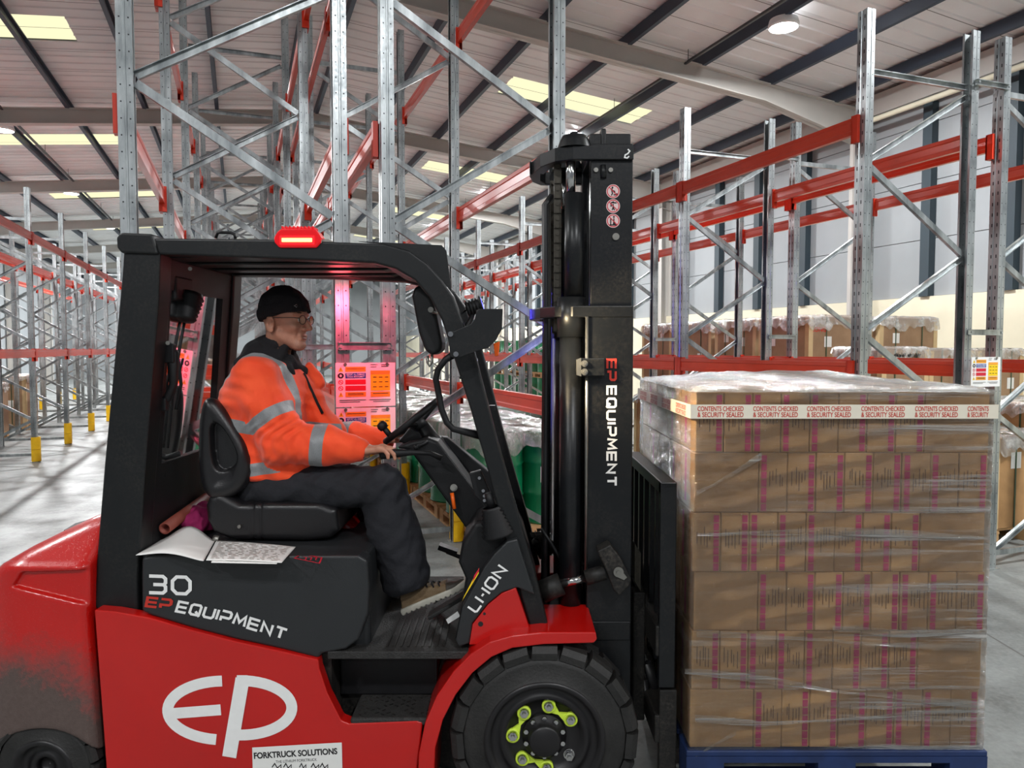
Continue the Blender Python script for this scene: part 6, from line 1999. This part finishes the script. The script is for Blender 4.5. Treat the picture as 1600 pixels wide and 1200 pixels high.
# jacket
def sleeve(p, sh, el, wr, r):
    mid = el * .5 + wr * .5
    d = chain(p, [sh, el, mid, el * .16 + wr * .84], (r[0], r[1], r[2], r[3]), .03)
    d = smin(d, chain(p, [el * .15 + wr * .85, el * .04 + wr * .96], (r[3] * .86, r[3] * .80), .01), .008)
    return d
RN = (.092, .088, .078, .060)
def jacket(p):
    d = torso(p, .015)
    d = smin(d, cone(p, A3(455, 730, 3.07), A3(455, 730, 3.27), .120, .120), .06)
    d = smin(d, sleeve(p, SHN, ELN, WRN, RN), .035)
    d = smin(d, sleeve(p, SHF, ELF, WRF, RN), .035)
    # stand-up collar flap on the far chest
    d = smin(d, cone(p, A3(484, 574, 3.24), A3(497, 596, 3.26), .020, .026), .02)
    d = smin(d, cone(p, A3(470, 600, 3.22), A3(520, 680, 3.22), .060, .060), .04)
    la, lc = p @ unit((.75, .15, -.62)), p @ unit((.62, .2, .75))
    w = wob(p, 13, .4) * .006 + np.sin(lc * 62 + 2.2 * np.sin(la * 17 + 1) + 8 * p[:, 1]) * .0035 * (.5 + .5 * np.sin(la * 11 + 2)) + np.sin(lc * 118 + 3 * np.sin(la * 24)) * .0016
    # creases gathering at the elbow
    ce = np.exp(-(((p - (ELN + np.array((.0, -.06, .03), np.float32))) ** 2).sum(1)) / .012)
    ax = unit(WRN - SHN)
    w = w + ce * .006 * np.sin((p @ ax) * 150 + 3 * np.sin(p[:, 2] * 40))
    cf = np.clip((np.sqrt(((p - WRN) ** 2).sum(1)) - .06) / .08, 0.1, 1)
    d = d + w * cf
    zb = W(450, 752, 3.0).z
    d = smax(d, (zb - .10 * (p[:, 0] - W(385, 752, 3.0).x) * -1 * .35) - p[:, 2], .02)
    nk = (p - HC) @ HB
    d = smax(d, -cone(nk, (-.03, 0, -.06), (-.050, 0, -.20), .085, .095), .02)
    d = smax(d, -(cone(p, WRN - ax * .02, WRN + ax * .05, .031, .031)), .006)
    return d
def band(p):
    """positive on the reflective tape"""
    def along(a, b):
        L = np.linalg.norm(b - a); u = (b - a) / L
        t = (p - a) @ u
        r = np.sqrt((((p - a) - t[:, None] * u) ** 2).sum(1))
        return t, r, L
    t1, r1, L1 = along(SHN, ELN); t2, r2, L2 = along(ELN, WRN)
    s1, q1, K1 = along(SHF, ELF); s2, q2, K2 = along(ELF, WRF)
    arm_n = np.minimum(cone(p, SHN, ELN, .085, .085), cone(p, ELN, WRN, .078, .055))
    arm_f = np.minimum(cone(p, SHF, ELF, .085, .085), cone(p, ELF, WRF, .078, .055))
    tor = torso(p, .015)
    v = np.full(len(p), -1.0, np.float32)
    on_n = (arm_n < tor + .012) & (p[:, 1] < 3.17)
    on_f = (arm_f < tor + .012) & (p[:, 1] > 3.17)
    up = unit(ELN - SHN); fa = unit(WRN - ELN)
    tu = .026 - np.abs(t1 - L1 * .62 - .25 * (p[:, 0] - A3(420, 640, 2.95)[0]) * -.6); tf = .026 - np.abs(t2 - L2 * .46)
    # upper band belongs to the upper arm, lower band to the forearm
    v = np.where(on_n, np.maximum(np.where(t1 < L1 * .95, tu, -1), np.where(t2 > L2 * .18, tf, -1)), v)
    v = np.where(on_f, np.maximum(.026 - np.abs(s1 - K1 * .62), np.where(s2 > .05, .026 - np.abs(s2 - K2 * .5), -1)), v)
    # two hoops round the body
    zc1, zc2 = W(380, 664, 3.0).z, W(400, 734, 3.0).z
    tl = (p[:, 0] - A3(380, 664, 3.0)[0]) * .12
    b1 = .026 - np.abs(p[:, 2] - zc1 + tl); b2 = .026 - np.abs(p[:, 2] - zc2 - tl * 1.2)
    # braces over the shoulders, back line to chest
    ym = np.abs(p[:, 1] - 3.17)
    br = .024 - np.abs(ym - .105)
    br = np.where(p[:, 2] > zc1 - .02, br, -1)
    body_v = np.maximum(np.maximum(b1, b2), br)
    return np.where(on_n | on_f, v, body_v)
jk = mesh_sdf('hi_vis_jacket', jacket, (-1.42, 2.80, 1.14), (-.40, 3.60, 1.86), .0052, MAT['hivis'], person, attr={'band': band})
# zip line and placket down the front
mb = MB()
def surf(x, y, Y0):
    """first point of the jacket met from the camera through a pixel"""
    o = np.array((0, 0, CAMH), np.float32); dvec = A3(x, y, 1.0) - o
    ys = np.arange(Y0 - .45, Y0 + .4, .003, dtype=np.float32)
    P = o + dvec * ys[:, None]
    dd = jacket(P.astype(np.float32))
    k = np.argmax(dd < 0) if (dd < 0).any() else len(ys) // 2
    return Vector(P[k])
zp = [surf(x, y, 3.17) for x, y in ((474, 583), (484, 606), (496, 632), (503, 646))]
mb.tube([p + Vector((.004, -.004, 0)) for p in zp], .006, 8)
mb.build('zip', MAT['hood'], jk)
# trousers
def trousers(p):
    q = p.copy(); q[:, 1] = (q[:, 1] - 3.18) * .80 + 3.18
    d = cone(q, A3(418, 748, 3.18), A3(440, 752, 3.18), .115, .115)
    for h, k, a, o in ((HIPN, KNN, ANN, 0), (HIPF, KNF, ANF, .5)):
        m = h * .45 + k * .55
        leg = chain(p, [h, m, k], (.098, .094, .082), .03)
        leg = smin(leg, chain(p, [k, k * .5 + a * .5 + np.array((-.020, 0, 0), np.float32), a * .94 + k * .06 + np.array((-.030, 0, 0), np.float32)], (.092, .104, .102), .02), .03)
        d = smin(d, leg, .04)
    d = d + wob(p, 19, 2.2) * .0055 + wob(p, 44, .7) * .0022
    kk = np.exp(-(((p - KNN) ** 2).sum(1)) / .02)
    d = d + kk * .005 * np.sin(p[:, 0] * 90 - p[:, 2] * 70)
    for a, k in ((ANN, KNN), (ANF, KNF)):
        u = unit(a - k)
        t = (p - a) @ u
        near = ((p - a) ** 2).sum(1) < .03
        d = np.where(near, np.maximum(d, t - .030), d)
    return d
mesh_sdf('trousers', trousers, (-1.36, 2.84, .70), (-.34, 3.54, 1.40), .0056, MAT['trousers'], person)
# shoes
def shoe(name, heel, toe, yy, par):
    f = unit(toe - heel); r = np.array((0, 1, 0), np.float32); u = np.cross(f, -r); u = unit(u if u[2] > 0 else -u)
    B = np.stack([f, r, u], 1); L = float(np.linalg.norm(toe - heel))
    def outline(q):
        x = q[:, 0] / L
        w = .036 + .014 * np.clip((x - .15) / .5, 0, 1) - .03 * np.clip((x - .75) / .25, 0, 1) ** 2
        return np.maximum(np.abs(q[:, 1] - .006 * np.sin(x * 3)) - w, np.maximum(-q[:, 0] - .0, q[:, 0] - L))
    def sole(p):
        q = (p - heel) @ B
        d = smax(outline(q) - .008, np.abs(q[:, 2] - .013 - .03 * np.clip(q[:, 0] / L - .8, 0, 1)) - .014, .008)
        g = np.abs(((q[:, 0] / .022) % 1) - .5) - .16
        return smax(d, -np.maximum(g * .02, q[:, 2] - .006), .002)
    def upper(p):
        q = (p - heel) @ B
        x = q[:, 0] / L
        top = .105 - .075 * np.clip((x - .25) / .55, 0, 1) ** .8 + .018 * np.clip((x - .6) / .2, 0, 1) * np.clip((1.05 - x) / .3, 0, 1)
        d = smax(outline(q) + .001 + .016 * np.clip((q[:, 2] - .03) / .08, 0, 1), q[:, 2] - top, .022)
        d = smax(d, .015 - q[:, 2], .006)
        d = smax(d, -(cone(q, (.05, 0, .12), (.04, 0, .2), .030, .034)), .008)
        return d + .0012 * wob(p, 60, 1)
    lo = np.minimum(heel, toe) - .11; hi = np.maximum(heel, toe) + .15
    up = mesh_sdf(name, upper, lo, hi, .0034, MAT['shoe'], person)
    mesh_sdf('sole', sole, lo, hi, .0034, MAT['sole'], up)
    def cap_(p):
        q = (p - heel) @ B
        return np.maximum(upper(p) - .0022, np.maximum(L * .70 - q[:, 0] + .3 * (q[:, 2] - .03), q[:, 2] - .085))
    mesh_sdf('toe_cap', cap_, lo, hi, .0034, MAT['toecap'], up)
    mb = MB()
    for k in range(4):
        x = L * (.36 + .085 * k); z = .110 - .075 * max(0, (x / L - .25) / .55) ** .8 + .004
        mb.tube([heel + B @ np.array((x + .004, -.030, z - .014)), heel + B @ np.array((x, -.012, z)), heel + B @ np.array((x, .012, z)), heel + B @ np.array((x + .004, .030, z - .014))], .0032, 7)
    mb.tube([heel + B @ np.array((L * .38, -.01, .105)), heel + B @ np.array((L * .42, -.03, .115)), heel + B @ np.array((L * .46, -.036, .085))], .0028, 7)
    mb.build('laces', MAT['hood'], up)
shoe('shoe', A3(634, 956, 2.985), A3(732, 914, 2.985), 0, person)
shoe('shoe', A3(586, 922, 3.36), A3(664, 922, 3.36), 0, person)
